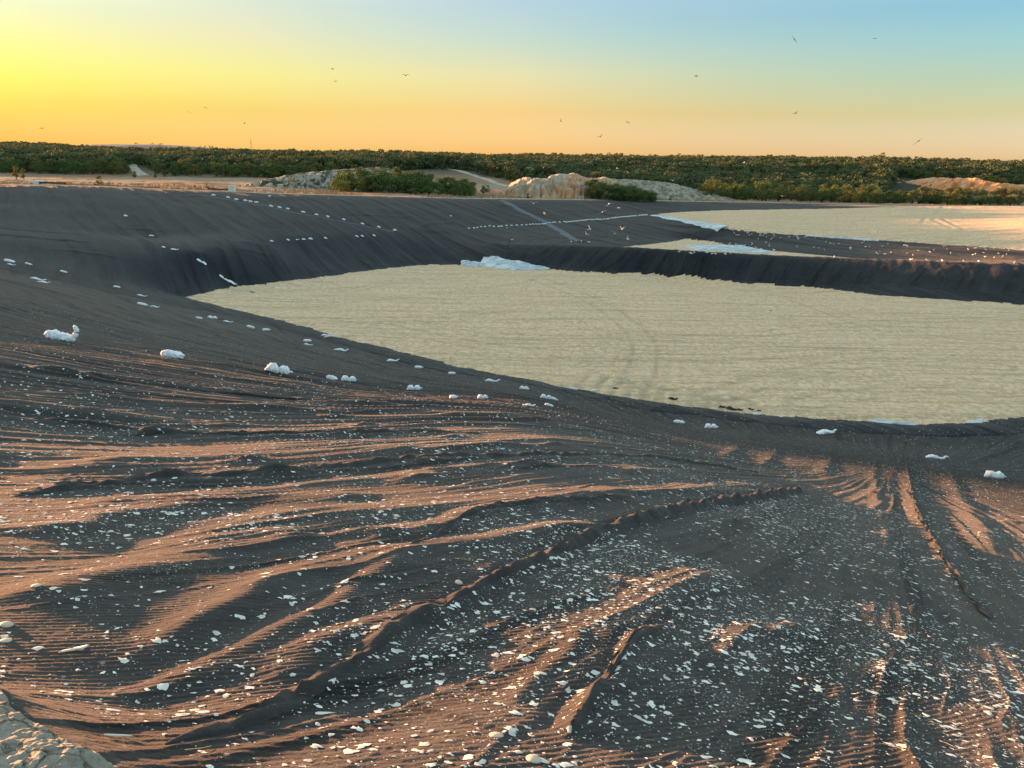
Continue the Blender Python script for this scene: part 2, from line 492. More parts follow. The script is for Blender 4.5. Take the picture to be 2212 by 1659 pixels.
# near bank
for a, b in [(300, 1500), (800, 1500), (1400, 1500), (2000, 1500), (300, 1150), (800, 1150), (1300, 1150), (1800, 1200), (2212, 1250), (2500, 1300),
             (2212, 1060), (1700, 1050), (1300, 1000), (900, 920), (1200, 905), (1500, 930), (1750, 960), (2000, 965), (2212, 990), (2600, 1060),
             (700, 830), (1000, 1000), (300, 900), (0, 950), (500, 1000), (1900, 1080), (0, 805), (300, 780), (600, 780)]:
    add(plane_pt(a, b))
add(at_z(-200, 700, -5.7), at_z(0, 700, -6.1), at_z(0, 655, -6.8), at_z(0, 620, -7.4), at_z(0, 590, -7.9), at_z(200, 700, -7.6), at_z(200, 650, -9.0), at_z(385, 700, -10.4),
    at_z(540, 718, -11.8), at_z(300, 655, -10.8))
VALLEY = [at_z(385, 640, ZF), at_z(300, 628, -12.0), at_z(200, 603, -10.6), at_z(100, 582, -9.5), at_z(0, 565, -8.6), (-62, 66, -6.6), (-84, 62, -2.6)]
addline(VALLEY, 3.0)
# rim
RIM_FAR = [(-84, 62, -2.4), (-90, 85, -2.4), (-89, 110, -2.4), at_z(0, 398, -2.5), at_z(200, 402, -2.8), at_z(400, 410, -3.3), at_z(590, 418, -3.75),
           at_z(730, 422, -4.05), at_z(890, 426, -4.4), at_z(1000, 429, -4.65), at_z(1250, 432, -5.1), at_z(1420, 434, -5.45), at_z(1580, 437, -5.55), at_z(1760, 440, -5.5),
           at_z(1930, 447, -5.2), at_z(2100, 446, -4.95), at_z(2212, 446, -4.8), (180, 190, -4.4)]
RIM_NEAR = [(230, 150, -3.5), (200, 60, -2.2), (140, -20, -1.8), (70, -25, -1.75), (25, -12, -1.72), (4, -1.5, -1.7), (0.3, 0.55, -1.7), (-0.4, 1.2, -1.7),
            (-1.15, 1.85, -1.7), (-1.75, 2.25, -1.7), (-5, 4, -1.75), (-12, 8, -1.8), (-25, 17, -1.9), (-50, 37, -2.1)]
RIM = RIM_FAR + RIM_NEAR
addline(RIM_FAR, 2.5)
addline(RIM_NEAR[6:10], 0.5)
addline(RIM_NEAR[:6], 8.0); addline(RIM_NEAR[9:] + [RIM_FAR[0]], 3.0)
cxy = np.array([10.0, 90.0])
for p in densify(RIM_FAR, 6.0):               # the level shoulder outside the rim
    q = np.array(p[:2]) - cxy
    q = q / np.linalg.norm(q)
    for d_, dz in ((2.5, 0.02), (8.0, -0.05), (18.0, 0.0)):
        add((p[0] + q[0] * d_, p[1] + q[1] * d_, p[2] + dz))
for p in densify(RIM_NEAR, 8.0):
    q = np.array(p[:2]) - np.array([10.0, 45.0])
    q = q / np.linalg.norm(q)
    for d_ in (2.0, 10.0):
        add((p[0] + q[0] * d_, p[1] + q[1] * d_, p[2]))
add((0, 0, -1.7), (-1.6, 0.8, -1.68), (-3, 2.4, -1.7), (0, -3, -1.7), (-20, -10, -1.7), (20, -40, -1.7), (-60, 10, -1.9), (-130, 60, -2.2), (-140, 140, -2.3))
# bench and far bank
BENCH = [at_z(430, 545, -9.6), at_z(590, 520, -9.5), at_z(730, 511, -9.45), at_z(880, 500, -9.3), at_z(1030, 490, -8.95), at_z(1180, 480, -8.6), at_z(1300, 472, -8.2), at_z(1420, 463, -7.8)]
addline(BENCH, 4.0)
add(at_z(200, 480, -7.1), at_z(330, 515, -8.9), at_z(100, 500, -7.45), at_z(0, 480, -6.5), at_z(0, 520, -7.6), at_z(0, 440, -4.9), at_z(150, 550, -9.1))
# berm between the lower floor and the second cell
BERM = [at_z(1060, 527, -10.7), at_z(1180, 529, -10.4), at_z(1300, 533, -10.2), at_z(1500, 545, -10.1), at_z(1700, 555, -10.2), at_z(1900, 562, -10.0), at_z(2050, 567, -9.8),
        at_z(2212, 572, -9.6), (92, 96, -9.6), (120, 92, -8.8)]
addline(BERM, 1.6)
bb = densify(BERM, 1.6)
ZS = -11.0
for i in range(len(bb)):
    t = bb[min(i + 1, len(bb) - 1)] - bb[max(i - 1, 0)]
    nrm = np.array([-t[1], t[0]]) / (math.hypot(t[0], t[1]) + 1e-9)
    add((bb[i][0] + nrm[0] * 1.6, bb[i][1] + nrm[1] * 1.6, bb[i][2] + 0.0))
# second cell and second berm
SECOND_FAR = [at_z(1340, 534, ZS), at_z(1395, 529, ZS), at_z(1440, 524, ZS), at_z(1475, 517, ZS), at_z(1530, 521, ZS), at_z(1600, 535, ZS), at_z(1700, 546, ZS), at_z(1860, 560, ZS)]
SECOND = SECOND_FAR + [(54, 112.5, ZS), (40, 115.5, ZS), (27, 120.5, ZS), (17, 127, ZS)]
addline(SECOND + SECOND[:1], 3.0)
add((36, 128, ZS), (45, 124, ZS), (30, 138, ZS), (66, 112, -10.9), (78, 110, -10.6))
CREST2 = [at_z(1420, 463, -7.8), at_z(1480, 476, -8.2), at_z(1540, 490, -8.6), at_z(1650, 503, -9.1), at_z(1750, 509, -9.35), at_z(1850, 515, -9.5), at_z(2000, 526, -9.5), at_z(2212, 540, -9.5),
          (110, 108, -9.3), (150, 90, -8.5)]
addline(CREST2, 1.8)
UPPER_TOP = [at_z(1450, 460, -7.6), at_z(1480, 458, -7.4), at_z(1560, 455, -7.0), at_z(1660, 453.5, -6.6), at_z(1770, 452, -6.2), at_z(1860, 450, -5.8), at_z(1930, 447.5, -5.25)]
addline(UPPER_TOP, 4.0)
UPPER = CREST2 + [(200, 120, -7.0), (215, 150, -5.0), (175, 187, -4.5)] + [at_z(2212, 447, -4.85), at_z(2100, 447, -5.0)] + UPPER_TOP[::-1]
add(at_z(1600, 475, -7.9), at_z(1800, 480, -7.9), at_z(2000, 490, -7.85), at_z(2000, 462, -6.2), at_z(2150, 520, -8.7), at_z(2150, 500, -7.7), at_z(2150, 480, -6.8), at_z(2150, 462, -5.75), at_z(2300, 500, -6.9), at_z(2300, 475, -5.6), at_z(1750, 466, -7.2), at_z(1900, 468, -6.9))
# country beyond the rim
FAR = {-900: (-2.2, -1.5, 2, 5, 15, 8), 0: (-2.4, -2.2, 2, 6, 16.0, 9), 180: (-2.8, -2.2, 2, 5, 15.2, 8), 300: (-3.1, -2.2, 2.5, 4.5, 10.4, 5), 600: (-3.4, -1.5, 3, 5, 12.2, 6), 1000: (-3.8, 0.2, 3.4, 5, 13.2, 6),
       1300: (-5.2, -4.0, 0, 3, 14.0, 6), 1600: (-6.0, -6.2, -3, 1, 15.2, 6), 1900: (-6.0, -6.0, -4, 3, 15.2, 6), 2212: (-5.6, -5.5, -3.5, 5, 15.0, 6), 2900: (-5.0, -4.5, 0, 5, 14.5, 6)}
for px, zs in FAR.items():
    for y, z in zip((255, 330, 395, 450, 700, 1100), zs):
        add(az_pt(px, y, z))
for px in (-2200, -900, 0, 600, 1106, 1600, 2212, 2900, 4200):
    add(az_pt(px, 1800, 0.0), az_pt(px, 4200, -5.0))
for a in range(60, 301, 30):
    for r_ in (200, 500, 1500, 4200):
        add((r_ * math.sin(math.radians(a)), r_ * math.cos(math.radians(a)), -2.0))

ctrl = np.array(CTRL)
_, ui = np.unique(np.round(ctrl[:, :2] / 0.35).astype(int), axis=0, return_index=True)
ctrl = ctrl[np.sort(ui)]
N = len(ctrl)
D = np.sqrt(((ctrl[:, None, :2] - ctrl[None, :, :2]) ** 2).sum(-1))
A = np.zeros((N + 3, N + 3))
A[:N, :N] = D - np.eye(N) * 0.02
A[:N, N] = 1; A[:N, N + 1:] = ctrl[:, :2] / 100.0
A[N:, :N] = A[:N, N:].T
W = np.linalg.solve(A, np.concatenate([ctrl[:, 2], np.zeros(3)]))
def base_h(x, y):
    x = np.asarray(x, dtype=np.float32).ravel(); y = np.asarray(y, dtype=np.float32).ravel()
    out = np.empty(len(x), dtype=np.float32)
    cx_, cy_, w = ctrl[:, 0].astype(np.float32), ctrl[:, 1].astype(np.float32), W[:N].astype(np.float32)
    for i in range(0, len(x), 16384):
        xs, ys = x[i:i + 16384, None], y[i:i + 16384, None]
        out[i:i + 16384] = np.sqrt((xs - cx_) ** 2 + (ys - cy_) ** 2) @ w
    return (out + W[N] + W[N + 1] * x / 100.0 + W[N + 2] * y / 100.0).astype(np.float64)

# ------------------------------------------------------------------ terrain: one polar sheet, finer ahead
th = np.radians(np.concatenate([np.linspace(-180, -44, 46)[:-1], np.linspace(-44, 44, 801), np.linspace(44, 180, 46)[1:]]))
def rings(segs):
    out = []
    for a, b, st in segs:
        out.append(np.geomspace(a, b, int(math.log(b / a) / st) + 2)[:-1])
    return np.concatenate(out + [[segs[-1][1]]])
rr = rings([(0.35, 1.6, 0.04), (1.6, 6, 0.0026), (6, 16, 0.0042), (16, 40, 0.0028), (40, 60, 0.004), (60, 135, 0.0028), (135, 200, 0.004), (200, 300, 0.006), (300, 5000, 0.026)])
TH, RR = np.meshgrid(th, rr)
X, Y = (RR * np.sin(TH)), (RR * np.cos(TH))
# base height on every second sample, then linear between
R2, T2 = rr[::2], th[::2]
XB, YB = (R2[:, None] * np.sin(T2)[None, :]), (R2[:, None] * np.cos(T2)[None, :])
ZB = base_h(XB, YB).reshape(XB.shape)
def interp_axis(Z, src, dst, axis):
    idx = np.clip(np.searchsorted(src, dst) - 1, 0, len(src) - 2)
    t = (dst - src[idx]) / (src[idx + 1] - src[idx])
    a, b = np.take(Z, idx, axis), np.take(Z, idx + 1, axis)
    t = t[:, None] if axis == 0 else t[None, :]
    return a * (1 - t) + b * t
Z = interp_axis(interp_axis(ZB, R2, rr, 0), T2, th, 1)
x, y = X.ravel(), Y.ravel()
z = Z.ravel().copy()
r = RR.ravel()

sd_rim = np.full(x.shape, -99.0); m = r < 320
sd_rim[m] = poly_sd(x[m], y[m], RIM)
wob = np.zeros(x.shape); wob[m] = fbm(x[m] * 0.9, y[m] * 0.9, 5, 3)
wobn = np.zeros(x.shape); mn = r < 12
wobn[mn] = fbm(x[mn] * 2.2, y[mn] * 2.2, 6, 3) * 0.04
sd_line = sd_rim + np.where(r < 12, wobn, wob * 0.35)
sd_low = np.full(x.shape, -99.0); m2 = (r > 30) & (r < 160)
sd_low[m2] = poly_sd(x[m2], y[m2], FLOOR) + wob[m2] * 0.25 + fbm(x[m2] * .25, y[m2] * .25, 9, 2) * 0.4
sd_sec = np.full(x.shape, -99.0); m3 = (r > 95) & (r < 190)
sd_sec[m3] = poly_sd(x[m3], y[m3], SECOND) + wob[m3] * 0.5
sd_up = np.full(x.shape, -99.0); m4 = (r > 110) & (r < 290)
sd_up[m4] = poly_sd(x[m4], y[m4], UPPER) + wob[m4] * 0.5
is_low, is_sec, is_up = (sd_low > 0) & (z < ZF + 0.32 + 0.12 * wob), (sd_sec > 0) & (z < ZS + 0.35 + 0.15 * wob), sd_up > 0
sd_low = np.minimum(sd_low, (ZF + 0.32 + 0.12 * wob - z) * 4.0)
sd_sec = np.minimum(sd_sec, (ZS + 0.35 + 0.15 * wob - z) * 4.0)
is_grav = is_low | is_sec | is_up
is_liner = (sd_line > 0) & ~is_grav

# folds of the near bank, fanning into the corner of the pit
FANX, FANY = 14.5, 27.0
near_w = np.zeros(x.shape)
lim = np.where(x < -38, 50 + (x + 85) * 35.0 / 47.0, 200.0)
near_w[m] = sstep(0, 6, lim[m] - y[m]) * (1 - sstep(70, 84, y[m] + 0.25 * np.abs(x[m] + 20))) * sstep(-0.1, 0.25, sd_rim[m])
near_w[m] *= 0.12 + 0.88 * sstep(0.3, 4.5, -poly_sd(x[m], y[m], FLOOR))
FOLDS = [  # the long seams and rolls one can follow in the near bank: picture points, height, width
    ([(320, 1730), (430, 1659), (620, 1540), (760, 1430), (870, 1340), (1060, 1250), (1300, 1150), (1520, 1075), (1740, 1020)], 0.060, 0.060, 1),
    ([(1215, 1650), (1300, 1500), (1360, 1400), (1440, 1345)], 0.055, 0.045, 1),
    ([(1300, 1640), (1330, 1520), (1430, 1370)], 0.05, 0.10, 0),
    ([(1100, 1540), (1180, 1440), (1250, 1350)], 0.04, 0.06, 0),
    ([(0, 1030), (130, 1015), (350, 995), (600, 996), (900, 985), (1150, 985), (1400, 975), (1650, 985)], 0.08, 0.20, 1),
    ([(0, 960), (250, 945), (600, 950), (900, 965), (1300, 968)], 0.07, 0.30, 0),
    ([(0, 1100), (250, 1050), (600, 1030), (1000, 1010), (1500, 1005)], 0.07, 0.25, 0),
    ([(0, 1125), (220, 1085), (500, 1050), (850, 1055)], 0.08, 0.20, 0),
    ([(0, 1240), (300, 1170), (650, 1090), (1000, 1090), (1400, 1050), (1700, 1010)], 0.07, 0.25, 0),
    ([(0, 1310), (240, 1230), (480, 1160), (680, 1130)], 0.09, 0.22, 0),
    ([(120, 1480), (330, 1380), (560, 1240), (800, 1190), (1100, 1160), (1350, 1130)], 0.07, 0.16, 0),
    ([(200, 1560), (420, 1420), (640, 1330), (900, 1180)], 0.05, 0.12, 0),
    ([(560, 1440), (760, 1345), (960, 1300)], 0.05, 0.12, 0),
    ([(0, 810), (200, 830), (450, 850), (750, 868), (1100, 905), (1350, 940)], 0.16, 0.45, 0),
    ([(0, 865), (180, 880), (420, 900), (700, 912), (1050, 935)], 0.07, 0.22, 1),
    ([(0, 770), (250, 790), (600, 830), (1000, 880)], 0.14, 0.25, 0),
    ([(900, 1120), (1200, 1080), (1500, 1045), (1720, 1025)], 0.06, 0.12, 0),
    ([(700, 1150), (1000, 1120), (1180, 1090), (1330, 1075)], 0.06, 0.14, 1),
    ([(1900, 1350), (1950, 1270), (1930, 1200), (1905, 1060), (1890, 960)], 0.03, 0.14, 0),
    ([(2160, 1290), (2110, 1230), (2040, 1140), (1990, 1060), (1960, 960)], 0.05, 0.12, 1),
    ([(2212, 1200), (2140, 1100), (2080, 1030), (2050, 960)], 0.05, 0.20, 0),
    ([(1560, 1380), (1590, 1340), (1740, 1330)], 0.035, 0.12, 0),
    ([(1640, 975), (1690, 930), (1720, 905)], 0.06, 0.20, 0), ([(1560, 965), (1600, 925), (1640, 895)], 0.06, 0.20, 0),
    ([(1780, 990), (1800, 950), (1805, 915)], 0.06, 0.18, 0), ([(1940, 990), (1945, 950), (1950, 920)], 0.05, 0.18, 0),
]
H = np.zeros(x.shape)
mN = (near_w > 0.001) & (r < 110)
xn, yn, rn = x[mN], y[mN], r[mN]
dx, dy = xn - FANX, yn - FANY
rho = np.sqrt(dx * dx + dy * dy) + 1e-6
phi = np.arctan2(dx, -dy)
phi = phi + 0.045 * perlin(xn * 0.08, yn * 0.08, 21) + 0.004 * perlin(xn * 0.4, yn * 0.4, 22)
fade = sstep(1.0, 14.0, rho)
big = perlin(phi * 11 + 3, rho * 0.05, 31)
med = ridge(phi * 24, rho * 0.022, 32) ** 2
fin = ridge(phi * 60, rho * 0.040, 33) ** 1.5
vfin = ridge(phi * 140, rho * 0.09, 34) ** 2
rgt = 1 - 0.8 * sstep(-1.0, 7.0, xn)
patch = sstep(-0.25, 0.35, perlin(xn * 0.22, yn * 0.22, 35))
dscale = 0.07 + 0.93 * sstep(5, 22, rn - 0.3 * xn)
h = fade * (big * 0.10 * dscale * rgt + med * 0.13 * dscale * (0.35 + 0.65 * patch) * rgt + fin * 0.065 * dscale * (1 - 0.4 * patch) * (0.4 + 0.6 * rgt) + vfin * 0.030 * (0.2 + 0.8 * dscale) * sstep(0, 14, rho) * (1 - sstep(11, 19, rn)))
crs = ridge(phi * 62 + 0.3 * perlin(xn * 1.1, yn * 1.1, 46), rho * 0.035, 47) ** 5 * sstep(-0.15, 0.35, perlin(xn * 0.35, yn * 0.35, 48))
crs2 = ridge(phi * 130 + 0.4 * perlin(xn * 1.3, yn * 1.3, 49), rho * 0.05, 50) ** 4 * sstep(-0.1, 0.4, perlin(xn * 0.6, yn * 0.6, 52))
h += (0.026 * crs + 0.010 * crs2) * sstep(1.6, 3.0, rn) * (1 - sstep(9, 15, rn)) * sstep(4, 12, rho)
SWELLS = [  # long soft rolls, broad on the sun's side: picture points from near to far, height, broad width, narrow width
    ([(-20, 1520), (170, 1415), (330, 1335), (560, 1232), (705, 1136)], 0.044, 0.68, 0.31),
    ([(90, 1620), (330, 1460), (560, 1365), (820, 1285)], 0.020, 0.36, 0.21),
    ([(330, 1659), (520, 1540), (760, 1440), (1000, 1310)], 0.028, 0.47, 0.24),
    ([(1190, 1580), (1250, 1490), (1330, 1370), (1430, 1265), (1530, 1225), (1670, 1203)], 0.078, 0.33, 0.26),
    ([(560, 1290), (850, 1200), (1150, 1142), (1400, 1118), (1700, 1098)], 0.040, 0.47, 0.33),
    ([(880, 1659), (1000, 1560), (1160, 1460)], 0.024, 0.48, 0.28),
    ([(1290, 1659), (1330, 1530), (1400, 1400)], 0.020, 0.20, 0.17),
    ([(1985, 1420), (1955, 1280), (1930, 1150), (1905, 1060)], 0.024, 0.28, 0.28),
    ([(2212, 1300), (2130, 1150), (2060, 1050)], 0.032, 0.34, 0.34),
    ([(-100, 1080), (300, 1040), (700, 1015), (1200, 1000)], 0.032, 1.23, 0.68),
    ([(-100, 930), (300, 940), (700, 950), (1200, 965)], 0.032, 1.38, 0.83),
]
for pts, hh, wl, wr in SWELLS:
    line = densify([plane_pt(a, b) for a, b in pts], 0.3)
    line[:, 0] = np.convolve(np.pad(line[:, 0], 4, 'edge'), np.ones(9) / 9, 'valid'); line[:, 1] = np.convolve(np.pad(line[:, 1], 4, 'edge'), np.ones(9) / 9, 'valid')
    lo, hi = line.min(0) - 4, line.max(0) + 4
    s_ = (xn > lo[0]) & (xn < hi[0]) & (yn > lo[1]) & (yn < hi[1])
    d, s = line_dist(xn[s_], yn[s_], line)
    k_ = np.clip(np.searchsorted(np.linspace(0, s.max(), len(line)), s), 1, len(line) - 1)
    tx_, ty_ = line[k_, 0] - line[k_ - 1, 0], line[k_, 1] - line[k_ - 1, 1]
    left = (tx_ * (yn[s_] - line[k_, 1]) - ty_ * (xn[s_] - line[k_, 0])) > 0
    L = s.max(); end = sstep(-0.02 * L, 0.15 * L, s) * (1 - sstep(0.75 * L, L, s))
    w_ = np.where(left, wl, wr)
    h[s_] += hh * end * (0.8 + 0.4 * perlin(s * 0.5, s * 0 + hh * 50, 45)) * np.exp(-(d / w_) ** 2)
h -= 0.62 * sstep(-0.3, 8.5, xn) + 0.50 * sstep(-1.0, 7.0, -xn)
h += 0.02 * perlin(xn * 0.9, yn * 0.9, 36) * fade + 0.006 * perlin(xn * 2.6, yn * 2.6, 37)
for pts, hh, ww, sharp in FOLDS:
    line = densify([plane_pt(a, b) for a, b in pts], 0.4)
    lo, hi = line.min(0) - 3, line.max(0) + 3
    s_ = (xn > lo[0]) & (xn < hi[0]) & (yn > lo[1]) & (yn < hi[1])
    if not s_.any():
        continue
    wx = xn[s_] + 0.10 * perlin(xn[s_] * 1.3, yn[s_] * 1.3, 41); wy = yn[s_] + 0.10 * perlin(xn[s_] * 1.3, yn[s_] * 1.3, 42)
    d, s = line_dist(wx, wy, line)
    L = s.max()
    end = sstep(0, 0.12 * L, s) * (1 - sstep(0.85 * L, L, s))
    amp = (0.75 + 0.4 * perlin(s * 0.6, s * 0 + hh * 90, 43)) * end
    if sharp:                                 # a stitched lap: crumpled crest with a gutter beside it
        cr = np.exp(-(d / ww) ** 1.3) * (1 + 0.55 * perlin(s * 4.0, d * 3.0 + 7, 44))
        h[s_] += hh * amp * cr - 0.35 * hh * end * np.exp(-((d - 2.6 * ww) / ww) ** 2)
    else:
        h[s_] += hh * amp * np.exp(-(d / ww) ** 2)
# plucked tufts: small peaks of cloth
TUFTS = [(320, 893, .22, .16), (40, 845, .30, .8), (205, 858, .16, .5), (490, 882, .18, .45), (730, 880, .16, .2), (785, 900, .2, .22), (985, 938, .16, .2), (535, 960, .14, .15),
         (905, 1025, .13, .22), (1150, 1008, .20, .22), (1070, 962, .14, .2), (595, 995, .16, .18), (925, 990, .14, .16), (355, 995, .13, .16), (130, 1012, .13, .16), (1325, 1075, .12, .22),
         (1590, 1105, .11, .08), (990, 968, .1, .15), (1205, 963, .12, .15), (460, 748, .25, .2), (320, 745, .3, .2), (415, 744, .25, .2), (650, 1140, .05, .10), (1240, 1290, .04, .08),
         (1165, 1350, .03, .07), (1720, 1335, .035, .12), (1560, 1385, .03, .15), (1915, 1412, .05, .10), (1965, 1340, .04, .08), (2130, 1105, .12, .2), (2190, 1080, .1, .2), (980, 940, .1, .2)]
for a, b, hh, ww in TUFTS:
    p = plane_pt(a, b)
    s_ = np.abs(xn - p[0]) + np.abs(yn - p[1]) < 4 * ww
    if s_.any():
        ux, uy = p[0] - FANX, p[1] - FANY
        n_ = math.hypot(ux, uy); ux, uy = ux / n_, uy / n_
        a1 = (xn[s_] - p[0]) * ux + (yn[s_] - p[1]) * uy
        a2 = -(xn[s_] - p[0]) * uy + (yn[s_] - p[1]) * ux
        q = np.sqrt((a1 / (2.2 * ww)) ** 2 + (a2 / (0.7 * ww)) ** 2)
        q = q * (1 + 0.35 * perlin(xn[s_] / ww * 1.4, yn[s_] / ww * 1.4, 51))
        h[s_] += 0.6 * hh * np.exp(-q ** 1.2 * 1.6)
# woven ribs, about 4 cm apart, modelled where they can be seen one by one
rs_ = -0.5 * xn + 0.866 * yn + 0.03 * perlin(xn * 0.4, yn * 0.4, 55) + 0.003 * perlin(xn * 3.5, yn * 3.5, 56)
ribw = (1 - sstep(4.5, 8.0, rn)) * (0.45 + 0.55 * sstep(-0.5, 0.4, perlin(xn * 0.8, yn * 0.8, 57)))
h += 0.0026 * ribw * np.sin(rs_ * (2 * math.pi / 0.043)) + 0.0015 * perlin(xn * 22, yn * 22, 58) * (1 - sstep(5, 9, rn))
H[mN] = h * near_w[mN] * (0.82 + 0.18 * sstep(14, 24, rn))
# lines running down the far banks
mF = m & (sd_rim > -1) & (near_w < 0.999) & (y > 20)
xf, yf = x[mF], y[mF]
s1, s2 = xf * 0.82 + yf * 0.57, xf * 0.57 - yf * 0.82
s1 = s1 + 1.2 * perlin(xf * 0.05, yf * 0.05, 61)
hf = 0.16 * ridge(s1 * 0.16, s2 * 0.012, 62) ** 3 + 0.09 * ridge(s1 * 0.42, s2 * 0.03, 63) ** 2 + 0.04 * ridge(s1 * 1.0, s2 * 0.06, 64) + 0.10 * perlin(xf * .13, yf * .13, 65)
cross = ridge(s2 * 0.16, s1 * 0.03, 66) ** 6
hf += 0.16 * cross * sstep(0.1, 0.4, perlin(xf * 0.06, yf * 0.06, 67))
db, sb = line_dist(xf, yf, BERM)
bw = (1 - sstep(5, 9, db)) * sstep(0, 6, xf + 4)
hb = 0.10 * ridge(sb * 0.45, db * 0.15, 68) ** 2 + 0.06 * ridge(sb * 1.1, db * 0.25, 69) + 0.06 * perlin(xf * .4, yf * .4, 70)
hf = hf * (1 - bw) + hb * bw * 0.6
lay_uv = np.zeros((len(x), 3), dtype=np.float32)
fl = np.nonzero(mF)[0]
lay_uv[fl, 0] = s1 * 0.55; lay_uv[fl, 1] = s2 * 0.035; lay_uv[fl, 2] = 5.0
bs = fl[bw > 0.5]
lay_uv[bs, 0] = sb[bw > 0.5] * 0.8 + 0.25 * db[bw > 0.5]; lay_uv[bs, 1] = db[bw > 0.5] * 0.12; lay_uv[bs, 2] = 9.0
nl = np.nonzero(mN)[0]; nsel = near_w[nl] > 0.5
lay_uv[nl[nsel], 0] = phi[nsel] * 55.0; lay_uv[nl[nsel], 1] = rho[nsel] * 0.10; lay_uv[nl[nsel], 2] = 0.0
H[mF] += hf * (1 - near_w[mF]) * sstep(0, 7, sd_rim[mF])
edge = np.minimum(1, np.abs(np.maximum(np.maximum(sd_low, sd_sec), sd_up)) / 2.0)
z = z + H * np.where(is_grav, 0, 0.25 + 0.75 * edge)

# gravel: lies on the sheet, raked and rutted
rut_shade = np.zeros(len(x), dtype=np.float32)  # painted relief shading for the gravel: positive darkens, negative lightens
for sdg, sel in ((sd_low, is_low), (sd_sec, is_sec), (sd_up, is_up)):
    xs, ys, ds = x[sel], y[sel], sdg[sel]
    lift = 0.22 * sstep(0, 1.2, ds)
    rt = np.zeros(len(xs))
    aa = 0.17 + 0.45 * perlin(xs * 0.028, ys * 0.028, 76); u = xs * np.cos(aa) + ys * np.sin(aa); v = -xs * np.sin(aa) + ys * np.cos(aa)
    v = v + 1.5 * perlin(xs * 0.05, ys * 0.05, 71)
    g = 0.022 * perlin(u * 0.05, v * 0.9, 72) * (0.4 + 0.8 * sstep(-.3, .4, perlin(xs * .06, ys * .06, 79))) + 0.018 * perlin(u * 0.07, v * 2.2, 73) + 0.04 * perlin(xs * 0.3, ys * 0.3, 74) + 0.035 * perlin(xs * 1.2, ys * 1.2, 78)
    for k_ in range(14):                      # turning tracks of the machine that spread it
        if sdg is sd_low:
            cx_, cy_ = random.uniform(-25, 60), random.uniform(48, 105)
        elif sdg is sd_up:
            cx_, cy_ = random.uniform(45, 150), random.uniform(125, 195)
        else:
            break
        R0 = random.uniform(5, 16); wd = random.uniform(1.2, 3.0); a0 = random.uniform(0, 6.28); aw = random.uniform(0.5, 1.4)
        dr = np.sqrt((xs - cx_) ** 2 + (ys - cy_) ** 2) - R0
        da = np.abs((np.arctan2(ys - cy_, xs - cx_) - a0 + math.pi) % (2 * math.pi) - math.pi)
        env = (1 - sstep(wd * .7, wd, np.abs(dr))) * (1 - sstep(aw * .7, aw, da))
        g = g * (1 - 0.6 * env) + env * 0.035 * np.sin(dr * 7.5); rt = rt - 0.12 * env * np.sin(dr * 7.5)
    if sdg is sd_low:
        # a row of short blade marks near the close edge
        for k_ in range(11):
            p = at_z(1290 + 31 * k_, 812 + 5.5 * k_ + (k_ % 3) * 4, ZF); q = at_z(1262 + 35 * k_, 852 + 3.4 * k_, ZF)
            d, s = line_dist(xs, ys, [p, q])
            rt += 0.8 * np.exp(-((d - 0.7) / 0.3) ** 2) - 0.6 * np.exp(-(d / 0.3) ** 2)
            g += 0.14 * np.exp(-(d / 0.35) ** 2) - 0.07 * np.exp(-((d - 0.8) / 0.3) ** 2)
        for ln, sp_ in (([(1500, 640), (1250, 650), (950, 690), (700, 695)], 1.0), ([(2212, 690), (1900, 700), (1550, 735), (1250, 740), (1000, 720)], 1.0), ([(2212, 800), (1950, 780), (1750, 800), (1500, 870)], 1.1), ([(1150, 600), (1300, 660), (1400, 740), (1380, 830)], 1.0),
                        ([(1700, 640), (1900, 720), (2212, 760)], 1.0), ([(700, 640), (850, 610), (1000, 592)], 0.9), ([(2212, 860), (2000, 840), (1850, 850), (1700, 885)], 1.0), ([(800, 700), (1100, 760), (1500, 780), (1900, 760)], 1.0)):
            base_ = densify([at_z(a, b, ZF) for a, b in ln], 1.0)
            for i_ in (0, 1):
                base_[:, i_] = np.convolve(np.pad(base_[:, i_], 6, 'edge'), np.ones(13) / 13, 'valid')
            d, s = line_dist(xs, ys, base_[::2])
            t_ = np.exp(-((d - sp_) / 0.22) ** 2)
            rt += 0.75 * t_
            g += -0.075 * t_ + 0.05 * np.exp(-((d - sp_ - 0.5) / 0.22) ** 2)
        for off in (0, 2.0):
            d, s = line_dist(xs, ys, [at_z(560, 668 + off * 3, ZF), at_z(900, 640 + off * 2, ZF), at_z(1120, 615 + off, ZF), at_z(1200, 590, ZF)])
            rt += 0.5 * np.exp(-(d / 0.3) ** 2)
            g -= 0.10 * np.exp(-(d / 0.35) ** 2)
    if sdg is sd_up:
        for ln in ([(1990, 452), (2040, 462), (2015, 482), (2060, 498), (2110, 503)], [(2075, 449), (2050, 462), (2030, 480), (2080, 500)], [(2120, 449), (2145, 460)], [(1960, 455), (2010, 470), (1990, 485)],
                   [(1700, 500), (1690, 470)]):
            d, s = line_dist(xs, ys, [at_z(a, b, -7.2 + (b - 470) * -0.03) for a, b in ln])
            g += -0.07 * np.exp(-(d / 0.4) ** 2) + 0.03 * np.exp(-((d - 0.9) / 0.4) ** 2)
    rut_shade[sel] = rt * (0.6 + 0.5 * perlin(xs * 0.4, ys * 0.4, 77))
    z[sel] += lift + g * sstep(0.2, 2.5, ds)
